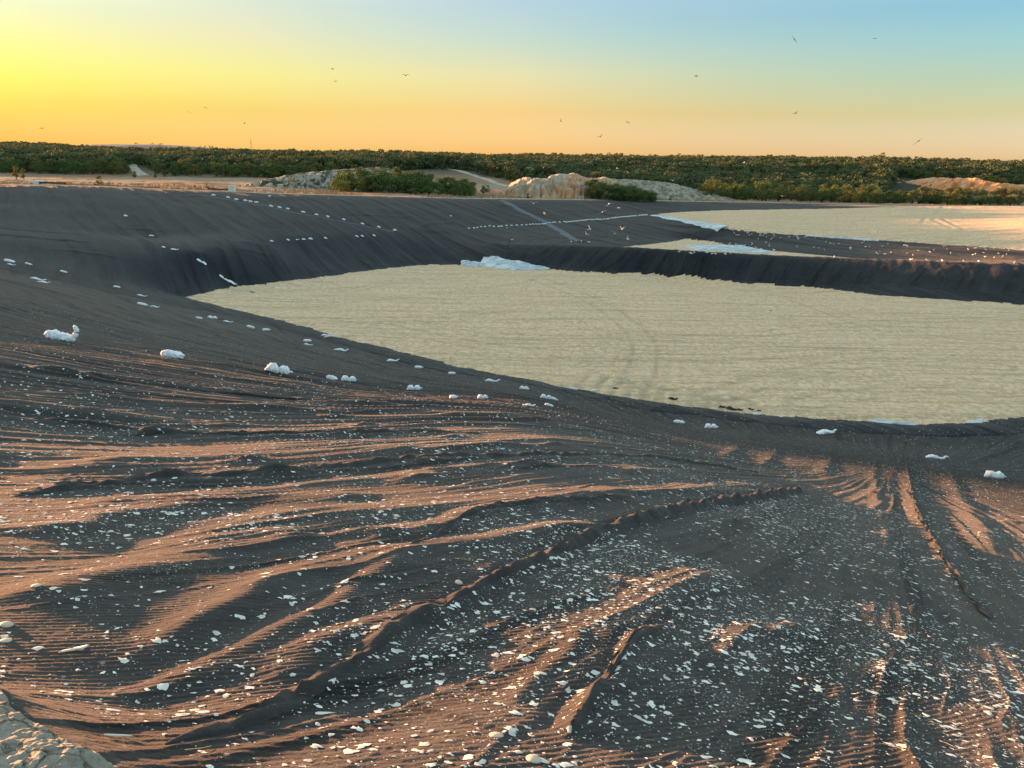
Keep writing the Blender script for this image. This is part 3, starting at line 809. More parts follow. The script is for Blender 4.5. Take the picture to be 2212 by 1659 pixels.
# country: rough ground
mo = ~(is_liner | is_grav)
z[mo] += np.where(r[mo] > 40, 0.35 * fbm(x[mo] * 0.05, y[mo] * 0.05, 81, 4) * sstep(-1, -14, sd_rim[mo]) + 0.06 * fbm(x[mo] * 0.7, y[mo] * 0.7, 82, 2),
                  0.009 * fbm(x[mo] * 9, y[mo] * 9, 83, 4, 0.65) + 0.016 * np.clip(fbm(x[mo] * 2.5, y[mo] * 2.5, 84, 3), 0, 1) + 0.01)

ZT = z.reshape(RR.shape)
def hgt(px_, py_):                            # final height of the place at x, y
    px_, py_ = np.atleast_1d(np.asarray(px_, float)), np.atleast_1d(np.asarray(py_, float))
    r_, t_ = np.clip(np.hypot(px_, py_), rr[0], rr[-1] * .999), np.arctan2(px_, py_)
    i = np.clip(np.searchsorted(rr, r_) - 1, 0, len(rr) - 2); j = np.clip(np.searchsorted(th, t_) - 1, 0, len(th) - 2)
    a = (r_ - rr[i]) / (rr[i + 1] - rr[i]); b = (t_ - th[j]) / (th[j + 1] - th[j])
    return (ZT[i, j] * (1 - a) + ZT[i + 1, j] * a) * (1 - b) + (ZT[i, j + 1] * (1 - a) + ZT[i + 1, j + 1] * a) * b
def pick(px_, py_, rmin=1.0, rmax=1500.0):    # where a sight line meets the ground
    d = ray(px_, py_)
    t = np.geomspace(rmin, rmax, 6000)
    hh = hgt(d[0] * t, d[1] * t)
    k_ = np.argmax(d[2] * t < hh)
    if d[2] * t[k_] >= hh[k_]:
        return None
    return Vector((d[0] * t[k_], d[1] * t[k_], hh[k_]))
def ground_normal(px_, py_, e=0.25):
    hx = hgt([px_ - e, px_ + e, px_, px_], [py_, py_, py_ - e, py_ + e])
    return Vector((-(hx[1] - hx[0]) / (2 * e), -(hx[3] - hx[2]) / (2 * e), 1)).normalized()

nr, nc = RR.shape
F = grid_faces(nr, nc)[:, ::-1]
V = np.stack([x, y, z], axis=1)
cls = np.where(is_low, 1, np.where(is_sec, 2, np.where(is_up, 3, np.where(is_liner, 4, 0))))
fc = cls[F[:, 0]]
def submesh(name, code, mat, label, cat):
    f = F[fc == code]
    u_, inv = np.unique(f.ravel(), return_inverse=True)
    me = mesh_np(name, V[u_], inv.reshape(f.shape), mat)
    if code in (1, 2, 3):
        me.attributes.new('rut_shade', 'FLOAT', 'POINT').data.foreach_set('value', rut_shade[u_])
    if code == 4:
        me.attributes.new('cloth_lay', 'FLOAT_VECTOR', 'POINT').data.foreach_set('vector', lay_uv[u_].ravel())
    return link(name, me, label=label, cat=cat, kind='structure')
submesh('ground', 0, M['ground'], 'dry grass and pale clay ground around the lined pit', 'ground')
submesh('pit_liner', 4, M['liner'], 'dark ribbed geotextile covering the banks of the pit', 'liner')
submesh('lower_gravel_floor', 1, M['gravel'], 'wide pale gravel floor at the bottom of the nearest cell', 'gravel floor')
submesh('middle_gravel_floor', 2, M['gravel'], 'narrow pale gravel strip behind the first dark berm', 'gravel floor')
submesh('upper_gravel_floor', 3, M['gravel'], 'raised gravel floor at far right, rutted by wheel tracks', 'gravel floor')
#PART2
liner_ob = bpy.data.objects['pit_liner']
def seam_flap(pts, width, lift, seed):
    ln = densify([plane_pt(a, b)[:2] for a, b in pts], 0.03)
    n_ = len(ln); s_ = np.arange(n_) * 0.03
    for i in (0, 1):
        ln[:, i] = np.convolve(np.pad(ln[:, i], 12, 'edge'), np.ones(25) / 25, 'valid')
    tan = np.gradient(ln, axis=0); tan /= np.linalg.norm(tan, axis=1)[:, None] + 1e-9
    nrm = np.stack([-tan[:, 1], tan[:, 0]], 1)
    sc = np.clip(np.linalg.norm(ln, axis=1) / 5.0, 0.9, 1.8)
    end = np.clip(np.minimum(s_, s_[-1] - s_) / 0.4, 0.05, 1)
    rows = []
    for k_, (o_, hgt_) in enumerate(((-0.55, -0.02), (-0.30, 0.35), (-0.08, 0.9), (0.15, 1.0), (0.40, 0.75), (0.62, 0.95))):
        wig = perlin(s_ * 2.6, np.full(n_, k_ * 0.35 + seed * 9), 120 + seed) * 0.35
        q = ln + nrm * ((o_ + wig * (0.3 + 0.2 * k_)) * width * sc * end)[:, None]
        up = lift * sc * end * hgt_ * (0.75 + 1.1 * perlin(s_ * 3.1, np.full(n_, k_ * 0.4 + seed), 130 + seed) + 0.5 * perlin(s_ * 9.0, np.full(n_, k_ * 0.8), 140 + seed))
        rows.append(np.concatenate([q, (hgt(q[:, 0], q[:, 1]) + np.where(k_ == 0, -0.01, 0.004) + np.maximum(up, 0))[:, None]], 1))
    me = mesh_np('seam_flap', np.stack(rows, 1).reshape(-1, 3), grid_faces(n_, 6)[:, ::-1], M['liner'])
    link('seam_flap', me, parent=liner_ob)
for i, (pts, w_, l_) in enumerate(((FOLDS[0][0], 0.10, 0.042), (FOLDS[1][0], 0.055, 0.030), ([(0, 1030), (130, 1015), (350, 995), (600, 996), (900, 985), (1150, 985), (1400, 975), (1650, 985)], 0.07, 0.020),
                                   ([(0, 865), (180, 880), (420, 900), (700, 912), (1050, 935)], 0.06, 0.018), ([(2160, 1290), (2110, 1230), (2040, 1140), (1990, 1060), (1960, 960)], 0.05, 0.018), ([(880, 1180), (1010, 1110), (1180, 1090), (1330, 1075)], 0.05, 0.02))):
    seam_flap(pts, w_, l_, i)
# ------------------------------------------------------------------ draped strips and tracks
def ribbon(name, line, width, lift, mat, label, cat, kind=None, step=0.6, group=None, ragged=0.0, nw=5, offset=0.0):
    ln = densify([p[:2] for p in line], step)
    tan = np.gradient(ln, axis=0); tan /= np.linalg.norm(tan, axis=1)[:, None] + 1e-9
    nrm = np.stack([-tan[:, 1], tan[:, 0]], axis=1)
    rows = []
    for k_ in range(nw):
        o_ = (k_ / (nw - 1) - 0.5) * width
        jit = ragged * perlin(np.arange(len(ln)) * 0.23, np.full(len(ln), k_ * 0.8 + len(ln)), 91) * (1 if k_ in (0, nw - 1) else 0.3)
        q = ln + nrm * (o_ + offset + jit)[:, None]
        e = -0.06 if k_ in (0, nw - 1) else lift
        rows.append(np.concatenate([q, (hgt(q[:, 0], q[:, 1]) + e)[:, None]], axis=1))
    P = np.stack(rows, axis=1).reshape(-1, 3)
    return link(name, mesh_np(name, P, grid_faces(len(ln), nw)[:, ::-1], mat), label=label, cat=cat, kind=kind, group=group)
def pk(*pts):
    return [tuple(pick(a, b)) for a, b in pts]

ribbon('perimeter_track', RIM_FAR[2:-1], 2.6, 0.05, M['track'], 'pale dirt track running along the far rim of the pit', 'track', 'structure', 1.5, None, 0.5, 6, 2.2)
ribbon('dirt_road', pk((322, 352), (300, 351), (284, 353), (288, 362), (298, 371), (311, 380)), 5.0, 0.15, M['track'], 'pale dirt road bending out of the wood at left', 'road', 'structure', 2.0, None, 0.4)
ribbon('dirt_road', pk((945, 361), (975, 366), (1010, 375), (1040, 384), (1065, 393), (1102, 404)), 4.5, 0.15, M['track'], 'pale dirt road descending between the wood and the clay heap', 'road', 'structure', 2.0, None, 0.4)
ribbon('welded_strip', pk((1085, 434), (1110, 446), (1140, 462), (1180, 481), (1215, 501), (1255, 522)), 2.0, 0.12, M['strip'], 'grey welded strip running down the far dark bank', 'liner strip')
ribbon('anchor_strip', pk(*[tuple(np.array(q_) * 0.864 / 4.424 + np.array([432.0, 373.5])) for q_ in ((-120, 246), (150, 268), (402, 316), (625, 350), (880, 406), (1141, 458), (1413, 508), (1590, 545), (1797, 586), (1976, 620), (2155, 655))]), 0.45, 0.05, M['strip'], 'faint grey seam strip slanting down the bank under sandbags', 'liner strip')

# crumpled plastic film
def film(name, corners, label, nx=40, ny=16, amp=0.35, seed=3, group=None, lift=0.25):
    c = [np.array(p) for p in corners]
    u, v = np.meshgrid(np.linspace(0, 1, nx), np.linspace(0, 1, ny))
    P = ((1 - u) * (1 - v))[..., None] * c[0] + (u * (1 - v))[..., None] * c[1] + (u * v)[..., None] * c[2] + ((1 - u) * v)[..., None] * c[3]
    px_, py_ = P[..., 0].ravel(), P[..., 1].ravel()
    px_ = px_ + 0.8 * perlin(px_ * 0.35, py_ * 0.35, seed) ; py_ = py_ + 0.8 * perlin(px_ * 0.35, py_ * 0.35, seed + 1)
    edge_ = (np.minimum(np.minimum(u, 1 - u) * 8, np.minimum(v, 1 - v) * 6).clip(0, 1)).ravel()
    zz = hgt(px_, py_) + edge_ * (lift + amp * np.abs(fbm(px_ * 0.55, py_ * 0.9, seed + 2, 4))) + 0.02
    return link(name, mesh_np(name, np.stack([px_, py_, zz], 1), grid_faces(ny, nx), M['film']), label=label, cat='plastic sheet', group=group)
film('plastic_sheet', pk((1048, 556), (1190, 581), (1105, 584), (1036, 573)), 'crumpled pale blue plastic sheet at the far edge of the lower gravel', amp=0.38, seed=11)
film('plastic_sheet', pk((1000, 562), (1052, 572), (1040, 578), (988, 575)), 'smaller plastic sheet left of the crumpled one on the gravel', amp=0.3, seed=17)
film('plastic_sheet', pk((1480, 531), (1600, 533), (1680, 548), (1500, 541)), 'long glaring plastic sheet on the second gravel strip', 60, 14, 0.25, 23)
ribbon('plastic_strip', pk((1416, 466), (1450, 472), (1500, 482), (1530, 488), (1562, 494)), 3.2, 0.22, M['film'], 'light blue plastic strip along the edge of the upper gravel', 'plastic sheet', None, 0.8, None, 0.5)
ribbon('plastic_strip', pk((1740, 510), (1780, 512), (1850, 517), (1900, 520)), 0.9, 0.16, M['film'], 'thin white plastic edge showing along the second berm crest', 'plastic sheet', None, 0.8, None, 0.3)
film('plastic_sheet', pk((1895, 908), (1985, 916), (1980, 919), (1900, 913)), 'sliver of white film at the near edge of the gravel', 24, 6, 0.08, 31, None, 0.05)
film('plastic_sheet', pk((2075, 907), (2112, 902), (2116, 912), (2080, 915)), 'white film corner poking out under the near right gravel', 24, 8, 0.10, 33, None, 0.06)

# ------------------------------------------------------------------ lofted bodies
def tube(path, ra, rb, nseg=14, power=2.0, seed=0, lump=0.0, freq=6.0, up=(0, 0, 1), flat=None):
    """closed body: rings of half-width ra and half-height rb along a path"""
    path = np.asarray(path, float); n = len(path)
    tan = np.gradient(path, axis=0); tan /= np.linalg.norm(tan, axis=1)[:, None] + 1e-9
    V_, F_ = [], []
    a = np.linspace(0, 2 * math.pi, nseg, endpoint=False)
    ca, sa = np.cos(a), np.sin(a)
    sx = np.sign(ca) * np.abs(ca) ** (2 / power); sy = np.sign(sa) * np.abs(sa) ** (2 / power)
    for i in range(n):
        side = np.cross(tan[i], np.array(up, float))
        if np.linalg.norm(side) < 1e-3:
            side = np.array([0, 1.0, 0])
        side /= np.linalg.norm(side); upv = np.cross(side, tan[i])
        l_ = 1 + lump * perlin(i * 0.55 + seed * 3.1, a * freq / 6.28 + seed, seed + 5)
        ring = path[i] + (sx * ra[i] * l_)[:, None] * side + (sy * rb[i] * l_)[:, None] * upv
        if flat is not None:
            ring[:, 2] = np.maximum(ring[:, 2], flat)
        V_.append(ring)
    V_ = np.concatenate(V_ + [path[:1], path[-1:]])
    for i in range(n - 1):
        for j in range(nseg):
            F_.append((i * nseg + j, i * nseg + (j + 1) % nseg, (i + 1) * nseg + (j + 1) % nseg, (i + 1) * nseg + j))
    T_ = []
    for j in range(nseg):
        T_.append((n * nseg, (j + 1) % nseg, j))
        T_.append((n * nseg + 1, (n - 1) * nseg + j, (n - 1) * nseg + (j + 1) % nseg))
    return V_, F_, T_
def join(parts):
    V_, P_, o_ = [], [], 0
    for v, f, t in parts:
        V_.append(np.asarray(v, float)); P_ += [tuple(i + o_ for i in q) for q in list(f) + list(t)]
        o_ += len(v)
    return np.concatenate(V_), P_
def poly_mesh(name, parts, mats, midx=None, smooth=True):
    v, p = join(parts)
    me = bpy.data.meshes.new(name)
    me.from_pydata([tuple(q) for q in v], [], p)
    for m_ in (mats if isinstance(mats, list) else [mats]):
        me.materials.append(m_)
    if midx is not None:
        k_ = 0
        for (vv, f, t), mi in zip(parts, midx):
            for _ in range(len(f) + len(t)):
                me.polygons[k_].material_index = mi; k_ += 1
    me.polygons.foreach_set('use_smooth', np.full(len(me.polygons), smooth))
    me.update()
    return me

def bag_parts(style, seed):
    """white sack of about 1 m unit length lying on the ground: body and tied neck"""
    rs = np.random.default_rng(seed)
    t = np.linspace(0, 1, 30)
    if style == 'lobes':
        w = 0.20 * np.sqrt(np.clip(1 - (2 * t - 1) ** 4, 0, 1)) * (1 + 0.22 * np.cos(t * 4 * math.pi + 2.6))
        hh = 0.15 * np.sqrt(np.clip(1 - (2 * t - 1) ** 4, 0, 1)) * (1 + 0.38 * np.cos(t * 4 * math.pi + 2.6))
    elif style == 'flat':
        w = 0.20 * np.clip(1 - (2 * t - 1) ** 4, 0, 1) ** 0.5 * (1 - 0.45 * t); hh = 0.075 * np.clip(1 - (2 * t - 1) ** 6, 0, 1) ** 0.6 * (1 + 0.35 * np.sin(t * 8 + seed))
    else:
        w = 0.24 * np.clip(1 - (2 * t - 1) ** 4, 0, 1) ** 0.5 * (1 - 0.15 * t); hh = 0.185 * np.clip(1 - (2 * t - 1) ** 4, 0, 1) ** 0.5 * (1 - 0.25 * t)
    w, hh = np.maximum(w, 0.004), np.maximum(hh, 0.004)
    bend = 0.10 * np.sin(t * 3 + seed)
    path = np.stack([(t - 0.5) * 0.9, bend * 0.6, hh * 0.72], 1)
    body = tube(path, w, hh, 28, 2.4, seed, 0.32, 9.0, flat=-0.03)
    s = np.linspace(0, 1, 12)
    if style == 'swan':
        npth = np.stack([0.36 + 0.16 * np.sin(s * 2.4) - 0.10 * s ** 2, 0 * s + bend[-3] * .6, 0.10 + 0.46 * s], 1)
        nw_ = 0.12 - 0.035 * s + 0.02 * np.sin(s * 9); nh = 0.085 - 0.03 * s
        nw_[-1], nh[-1] = 0.015, 0.015
    else:
        d_ = rs.uniform(0.08, 0.20)
        npth = np.stack([0.40 + d_ * s, bend[-2] * .6 + 0.06 * s * rs.uniform(-1, 1), 0.06 + 0.05 * s + 0.05 * np.sin(s * 3)], 1)
        nw_ = 0.06 - 0.025 * np.sin(s * math.pi) + 0.07 * s ** 2; nh = 0.05 - 0.02 * s
        nw_[-1], nh[-1] = 0.03, 0.008
    neck = tube(npth, nw_, nh, 12, 2.0, seed + 40, 0.35, 8.0)
    return body, neck
BAGS = {}
for st in ('pillow', 'lobes', 'flat', 'swan'):
    for sd_ in range(1 if st == 'swan' else 3):
        b_, n_ = bag_parts(st, 100 + sd_ * 7 + len(st))
        BAGS[(st, sd_)] = (poly_mesh('sandbag', [b_], M['bag']), poly_mesh('tied_neck', [n_], M['bag']), poly_mesh('sandbag', [b_, n_], M['bag']))
def orient(o, loc, yaw, nrm=None):
    if nrm is None:
        nrm = Vector((0, 0, 1))
    q = Vector((0, 0, 1)).rotation_difference(nrm).to_matrix().to_4x4()
    o.matrix_world = Matrix.Translation(loc) @ q @ Matrix.Rotation(yaw, 4, 'Z')
def put_bag(px, py, wpx, style, label, group=None, parts=True, yaw=None, var=0, squash=1.0):
    p = pick(px, py + 1)
    if p is None:
        return
    dist_ = p.length
    L = wpx / FP * dist_ * 1.0
    L = min(max(L, 0.35), 1.3)
    body, neck, whole = BAGS[(style, var % (1 if style == 'swan' else 3))]
    o = link('sandbag', body if parts else whole, label=label, cat='sandbag', group=group)
    yw = random.uniform(-0.5, 0.5) if yaw is None else yaw
    orient(o, p + Vector((0, 0, -0.01)), yw, ground_normal(p.x, p.y, 0.4))
    o.matrix_world = o.matrix_world @ Matrix.Diagonal((L, L * 1.0, L * squash, 1))
    if parts:
        c = link('tied_neck', neck, parent=o)
    return o
NEAR_BAGS = [
    (130, 733, 56, 'swan', 'white sandbag with its empty end standing up like a neck', 0.05), (371, 772, 52, 'pillow', 'white sandbag lying alone on the left slope, torn open on top', -0.3),
    (597, 804, 54, 'lobes', 'long lumpy white sandbag, left of the close pair', 0.0), (716, 819, 30, 'pillow', 'left sandbag of the close pair, leaning down the slope', -0.7),
    (752, 823, 34, 'lobes', 'right sandbag of the close pair, two plump lobes', 0.1), (893, 842, 32, 'lobes', 'plump white sandbag next right of the close pair', -0.05),
    (980, 859, 24, 'pillow', 'upright crumpled white sandbag right of the plump one', 0.9), (1042, 860, 25, 'lobes', 'small two-lobed sandbag left of the four clustered bags', 0.1),
    (703, 724, 20, 'flat', 'white sandbag beside a thin white stick near the gravel', 0.0), (735, 756, 30, 'flat', 'long flat white sandbag below the stacked pair', -0.1),
    (664, 737, 18, 'pillow', 'upper sandbag of the stacked pair near the gravel edge', 0.0), (664, 744, 18, 'flat', 'lower sandbag of the stacked pair near the gravel edge', 0.0),
    (575, 713, 16, 'pillow', 'small boxy white sandbag above the stacked pair', 0.1), (541, 707, 17, 'pillow', 'white sandbag between the boxy one and a flat one', 0.3),
    (491, 694, 20, 'flat', 'thin flat sandbag sloping beside the gravel tip', -0.2), (458, 687, 20, 'lobes', 'curved white sandbag just below the gravel tip', 0.0),
    (430, 687, 14, 'pillow', 'smallest white sandbag below the gravel tip', 0.0), (847, 779, 26, 'flat', 'flat sandbag alone on the middle of the gravel edge slope', 0.0),
    (904, 794, 18, 'pillow', 'tilted sandbag first right of the lone flat one', -0.2), (976, 807, 17, 'pillow', 'sandbag with upturned corner, second right of the lone flat one', -0.1),
    (1061, 823, 32, 'flat', 'long flat sandbag ending in a point, close to the gravel', -0.1), (1131, 840, 22, 'lobes', 'rounded sandbag above the cluster of four', 0.0),
    (1178, 860, 26, 'lobes', 'messy torn sandbag, topmost left of the cluster of four', -0.2), (1196, 862, 18, 'pillow', 'plump sandbag at the right of the cluster of four', 0.3),
    (1141, 875, 28, 'flat', 'sandbag with a raised flap, lowest left of the cluster', 0.0), (1186, 876, 20, 'pillow', 'round sandbag at the bottom of the cluster of four', 0.0),
    (1238, 840, 18, 'pillow', 'left of two sandbags right at the gravel edge', 0.0), (1283, 842, 18, 'flat', 'right of two sandbags right at the gravel edge', 0.0),
    (1467, 913, 24, 'pillow', 'white sandbag with a dark hollow under its right side', -0.2), (1535, 924, 28, 'lobes', 'two-lobed sandbag lying in the folds below the gravel', 0.0),
    (1634, 895, 16, 'pillow', 'little sandbag touching the near gravel edge by dark scraps', 0.0), (1783, 934, 42, 'flat', 'flat spread-out white sandbag in the corner folds', -0.05),
    (2020, 989, 40, 'flat', 'cream-white sandbag on the right folded slope', -0.15), (2146, 1031, 38, 'lobes', 'white sandbag over a dark hollow at far right', -0.15),
    (20, 565, 20, 'pillow', 'topmost sandbag at the left picture edge', 0.0), (23, 571, 14, 'flat', 'thin sandbag just under the topmost one at left', 0.0),
    (61, 570, 12, 'pillow', 'single white sandbag in the left valley line', 0.0), (137, 587, 13, 'pillow', 'white sandbag in the valley right of the flat pair', 0.2),
    (80, 603, 30, 'flat', 'upper one of the long flat sandbag pair at left', 0.0), (93, 609, 22, 'flat', 'lower one of the long flat sandbag pair at left', -0.1),
    (252, 620, 13, 'pillow', 'lone sandbag where the left bank meets the near slope', 0.2), (305, 638, 18, 'flat', 'flattish sandbag just left of the gravel tip', 0.0),
    (307, 658, 20, 'pillow', 'peaked sandbag, left one of a pair under the gravel tip', 0.0), (333, 662, 19, 'flat', 'peaked sandbag, right one of a pair under the gravel tip', 0.0),
    (271, 466, 10, 'pillow', 'highest sandbag of the line falling down the left bank', -0.5), (327, 509, 9, 'pillow', 'second highest sandbag of the line down the left bank', 0.0),
    (353, 534, 9, 'pillow', 'third sandbag down the left bank line', -0.4), (376, 538, 15, 'flat', 'flat spill of white sacking, fourth down the left bank line', 0.0),
    (430, 563, 11, 'pillow', 'fifth sandbag down the left bank line', -0.3), (441, 570, 11, 'pillow', 'sixth sandbag down the left bank line', -0.3),
    (478, 598, 11, 'pillow', 'seventh sandbag down the left bank line', -0.2), (488, 604, 9, 'pillow', 'eighth sandbag down the left bank line', 0.0),
    (500, 609, 24, 'flat', 'long sandbag ending the left bank line at the gravel', -0.05),
]
for i, (a, b, w_, st, lb, yw) in enumerate(NEAR_BAGS):
    put_bag(a, b, w_, st, lb, 'white sandbags weighing down the geotextile', True, yw, i, 0.8 if b < 700 else 1.0)
ORD = ['first', 'second', 'third', 'fourth', 'fifth', 'sixth', 'seventh', 'eighth', 'ninth', 'tenth', 'eleventh', 'twelfth', 'thirteenth', 'fourteenth', 'fifteenth', 'sixteenth',
       'seventeenth', 'eighteenth', 'nineteenth', 'twentieth']
k3 = lambda X_, Y_: ((500 + X_ / 4.424) * 0.864, (430 + Y_ / 4.424) * 0.864)
k2 = lambda X_, Y_: ((1240 + X_ / 3.456) * 0.864, (400 + Y_ / 3.456) * 0.864)
ROW_A = [(150, 257), (310, 283), (402, 305), (503, 317), (560, 329), (625, 337), (787, 378), (880, 393), (970, 410), (1141, 445), (1288, 473), (1413, 496), (1590, 527), (1797, 575), (1976, 609), (2155, 644)]
for i, q in enumerate(ROW_A):
    put_bag(*k3(*q), 8.2, 'pillow', ORD[i] + ' sandbag from the top of the long slanting line', 'sandbags on the slanting line of the far bank', False, None, i, 1.3)
ROW_B = [(792, 765), (974, 753), (1077, 747), (1146, 747), (1222, 743), (1387, 731), (1733, 712), (1793, 710), (1923, 704)]
for i, q in enumerate(ROW_B):
    put_bag(*k3(*q), 9.0 if i == 4 else 7.5, 'flat' if i == 2 else 'pillow', ORD[i] + ' sandbag from the left along the level bench line', 'sandbags on the bench of the far bank', False, None, i, 1.3)
ROW_C = [(-235, 592), (-190, 586), (-160, 584), (-128, 578), (-95, 575), (-55, 570), (-18, 575), (25, 573), (48, 572), (92, 566), (135, 567), (180, 564), (224, 562), (262, 560), (295, 558), (320, 554), (348, 555), (375, 554), (402, 552), (420, 551), (440, 547), (462, 543),
         (490, 541), (510, 537), (550, 537), (590, 534), (610, 537), (630, 535), (650, 533), (672, 529), (695, 528), (715, 525), (740, 523), (760, 522), (780, 518), (800, 515), (825, 516), (845, 516),
         (870, 513), (890, 513), (910, 513), (935, 511), (960, 510), (975, 508), (1000, 503), (1020, 501), (1035, 497), (1050, 497), (1070, 495), (1090, 493), (1110, 490), (1130, 490), (1150, 488),
         (1170, 485), (1190, 483), (1210, 482), (1240, 479), (1260, 477), (1280, 475), (1300, 474)]
for i, q in enumerate(ROW_C):
    put_bag(*k2(*q), 5.2, 'pillow', 'small white sandbag in the close-set right half of the bench line', 'close-set sandbags on the far bench', False, None, i, 1.5)
put_bag(*k3(770, 268), 6.5, 'lobes', 'torn white sack above the slanting sandbag line', None, False, 0.4, 1)
put_bag(*k3(1420, 286), 3.5, 'flat', 'tiny white scrap high on the far bank', None, False, 0.0, 1)
put_bag(*k2(-390, 482), 5.5, 'pillow', 'lone sandbag on the upper far bank under the bushes', None, False, 0.0, 1)

# ------------------------------------------------------------------ heaps and cut banks
def heap(name, crest, front_y, back_y, mat, label, cat, rough=0.8, freq=0.12, seed=1, nrow=36, ncol=160, steep=1.6, base_drop=0.8):
    """crest: picture points with a distance; the heap rises from the ground at front_y to the crest and falls behind"""
    c3 = resample([at_y(a, b, d_) for a, b, d_ in crest], ncol)
    rows = []
    for k_ in range(nrow):
        t = k_ / (nrow - 1)
        if t < 0.7:
            s = t / 0.7; yy = c3[:, 1] - front_y * (1 - s); f = 1 - (1 - s) ** steep
        else:
            s = (t - 0.7) / 0.3; yy = c3[:, 1] + back_y * s; f = 1 - s ** 1.3
        xx = c3[:, 0] * (yy / c3[:, 1]) ** 0.5
        g0 = hgt(xx, yy) - base_drop
        zz = g0 + (c3[:, 2] - g0) * f
        bumpy = rough * (f * (1 - f) * 3.0 + 0.25 * f)
        n_ = fbm(xx * freq, yy * freq * 1.5 + zz * freq * 0.7, seed, 5, 0.55) - 0.8 * ridge(xx * freq * 1.7, yy * freq * 0.4, seed + 3) ** 2
        rows.append(np.stack([xx + 0.3 * bumpy * perlin(xx * .3, yy * .3, seed + 9), yy - bumpy * n_ * 0.8, zz + bumpy * n_ * 0.7], 1))
    P = np.concatenate(rows)
    return link(name, mesh_np(name, P, grid_faces(nrow, ncol), mat), label=label, cat=cat, kind='structure')
heap('clay_heap', [(1080, 426, 232), (1092, 412, 230), (1103, 398, 228), (1118, 387, 226), (1135, 384, 224), (1162, 384, 222), (1182, 385, 221), (1193, 378, 224), (1212, 374, 225), (1240, 375, 224), (1258, 381, 223),
                   (1280, 386, 228), (1298, 382, 229), (1318, 384, 231), (1345, 400, 233), (1375, 424, 234)], 14, 16, M['clay'], 'steep eroded heap of pale and rusty clay behind the rim', 'clay heap', 1.7, 0.26, 5, 56, 260, steep=1.9)
heap('spoil_bank', [(1285, 420, 252), (1298, 386, 252), (1330, 385, 254), (1372, 388, 256), (1408, 389, 258), (1445, 395, 259), (1490, 404, 260), (1535, 416, 260), (1575, 428, 258), (1612, 440, 256)], 26, 14, M['spoil'], 'long pale spoil bank sloping down beside the clay heap', 'spoil bank', 1.0, 0.18, 8, 50, 240, steep=1.3)
heap('cut_bank', [(500, 404, 232), (545, 395, 233), (590, 384, 235), (640, 375, 237), (700, 369, 239), (760, 364, 241), (815, 361, 242), (838, 363, 243), (862, 372, 244), (890, 390, 244)], 20, 18,
     mat_clay('weathered_cut', (0.44, 0.40, 0.32), (0.28, 0.18, 0.10), 0.52, 0.9), 'low cut bank with white eroded face and dry grass top', 'cut bank', 1.2, 0.2, 13, 50, 240, steep=1.5)
heap('quarry_face', [(1862, 414, 474), (1897, 404, 462), (1925, 398, 452), (1960, 391, 441), (2000, 386, 430), (2055, 384, 414), (2100, 384.5, 402), (2140, 389, 392), (2165, 396, 390), (2200, 400, 392), (2260, 401, 396), (2330, 408, 400)], 18, 14,
     M['quarry'], 'orange and white quarry face cut into the wooded hill', 'quarry face', 3.5, 0.10, 21, 56, 260, steep=2.4)
hl = [at_y(a, b, 3000) for a, b in [(120, 345), (180, 326), (232, 315), (262, 314), (290, 313), (330, 313), (362, 313.5), (400, 315), (440, 318), (480, 320), (540, 323), (620, 329), (700, 345)]]
hc = resample(hl, 120); hrow = []
for t in np.linspace(0, 1, 10):
    q = hc.copy(); q[:, 1] += (t - 0.75) * 1400; q[:, 2] = -8 + (hc[:, 2] + 8) * np.sin(min(t / 0.75, 1) * math.pi / 2) * (1 - 0.9 * max(0, (t - .75) / .25)) + 1.5 * perlin(q[:, 0] * .01, q[:, 1] * .01, 5)
    hrow.append(q)
link('far_hill', mesh_np('far_hill', np.concatenate(hrow), grid_faces(10, 120), M['hill']), label='hazy pinkish ploughed hill on the horizon at left', cat='hill', kind='structure')

# ------------------------------------------------------------------ trees
def leaf_cloud(n, seed, w, h0, h1, lobes, leaf, shape='round'):
    rs = np.random.default_rng(seed)
    L = []
    for k_ in range(lobes):
        if shape == 'round':
            a, rr_, hz = rs.uniform(0, 6.283), rs.uniform(0, 1) ** 0.6, rs.uniform(0, 1)
            env = math.sqrt(max(0.05, 1 - (2 * hz - 0.85) ** 2 / 1.5))
            L.append((math.cos(a) * rr_ * w * 0.62 * env, math.sin(a) * rr_ * w * 0.62 * env, h0 + (h1 - h0) * (0.10 + 0.78 * hz ** 1.25), rs.uniform(0.20, 0.34) * w))
        else:
            a, hz = rs.uniform(0, 6.283), k_ / max(1, lobes - 1)
            env = 1.0 - 0.75 * hz
            L.append((math.cos(a) * 0.5 * w * env, math.sin(a) * 0.5 * w * env, h0 + (h1 - h0) * hz, (0.42 - 0.2 * hz) * w))
    L = np.array(L)
    vol = L[:, 3] ** 2; idx = rs.choice(len(L), n, p=vol / vol.sum())
    d = rs.normal(size=(n, 3)); d /= np.linalg.norm(d, axis=1)[:, None]
    d[:, 2] = np.where(d[:, 2] < -0.5, -d[:, 2], d[:, 2])
    rad = L[idx, 3] * rs.uniform(0.55, 1.12, n)
    c = L[idx, :3] + d * rad[:, None] * np.array([1, 1, 0.85])
    nn = d + rs.normal(size=(n, 3)) * 0.75; nn /= np.linalg.norm(nn, axis=1)[:, None]
    t1 = np.cross(nn, rs.normal(size=(n, 3))); t1 /= np.linalg.norm(t1, axis=1)[:, None] + 1e-9
    t2 = np.cross(nn, t1)
    s1 = leaf * rs.uniform(0.6, 1.5, n)[:, None]; s2 = s1 * rs.uniform(0.5, 0.9, n)[:, None]
    V_ = np.stack([c - t1 * s1, c - t2 * s2 * 0.8 + nn * s1 * .2, c + t1 * s1, c + t2 * s2], 1).reshape(-1, 3)
    return V_, np.arange(4 * n).reshape(-1, 4)
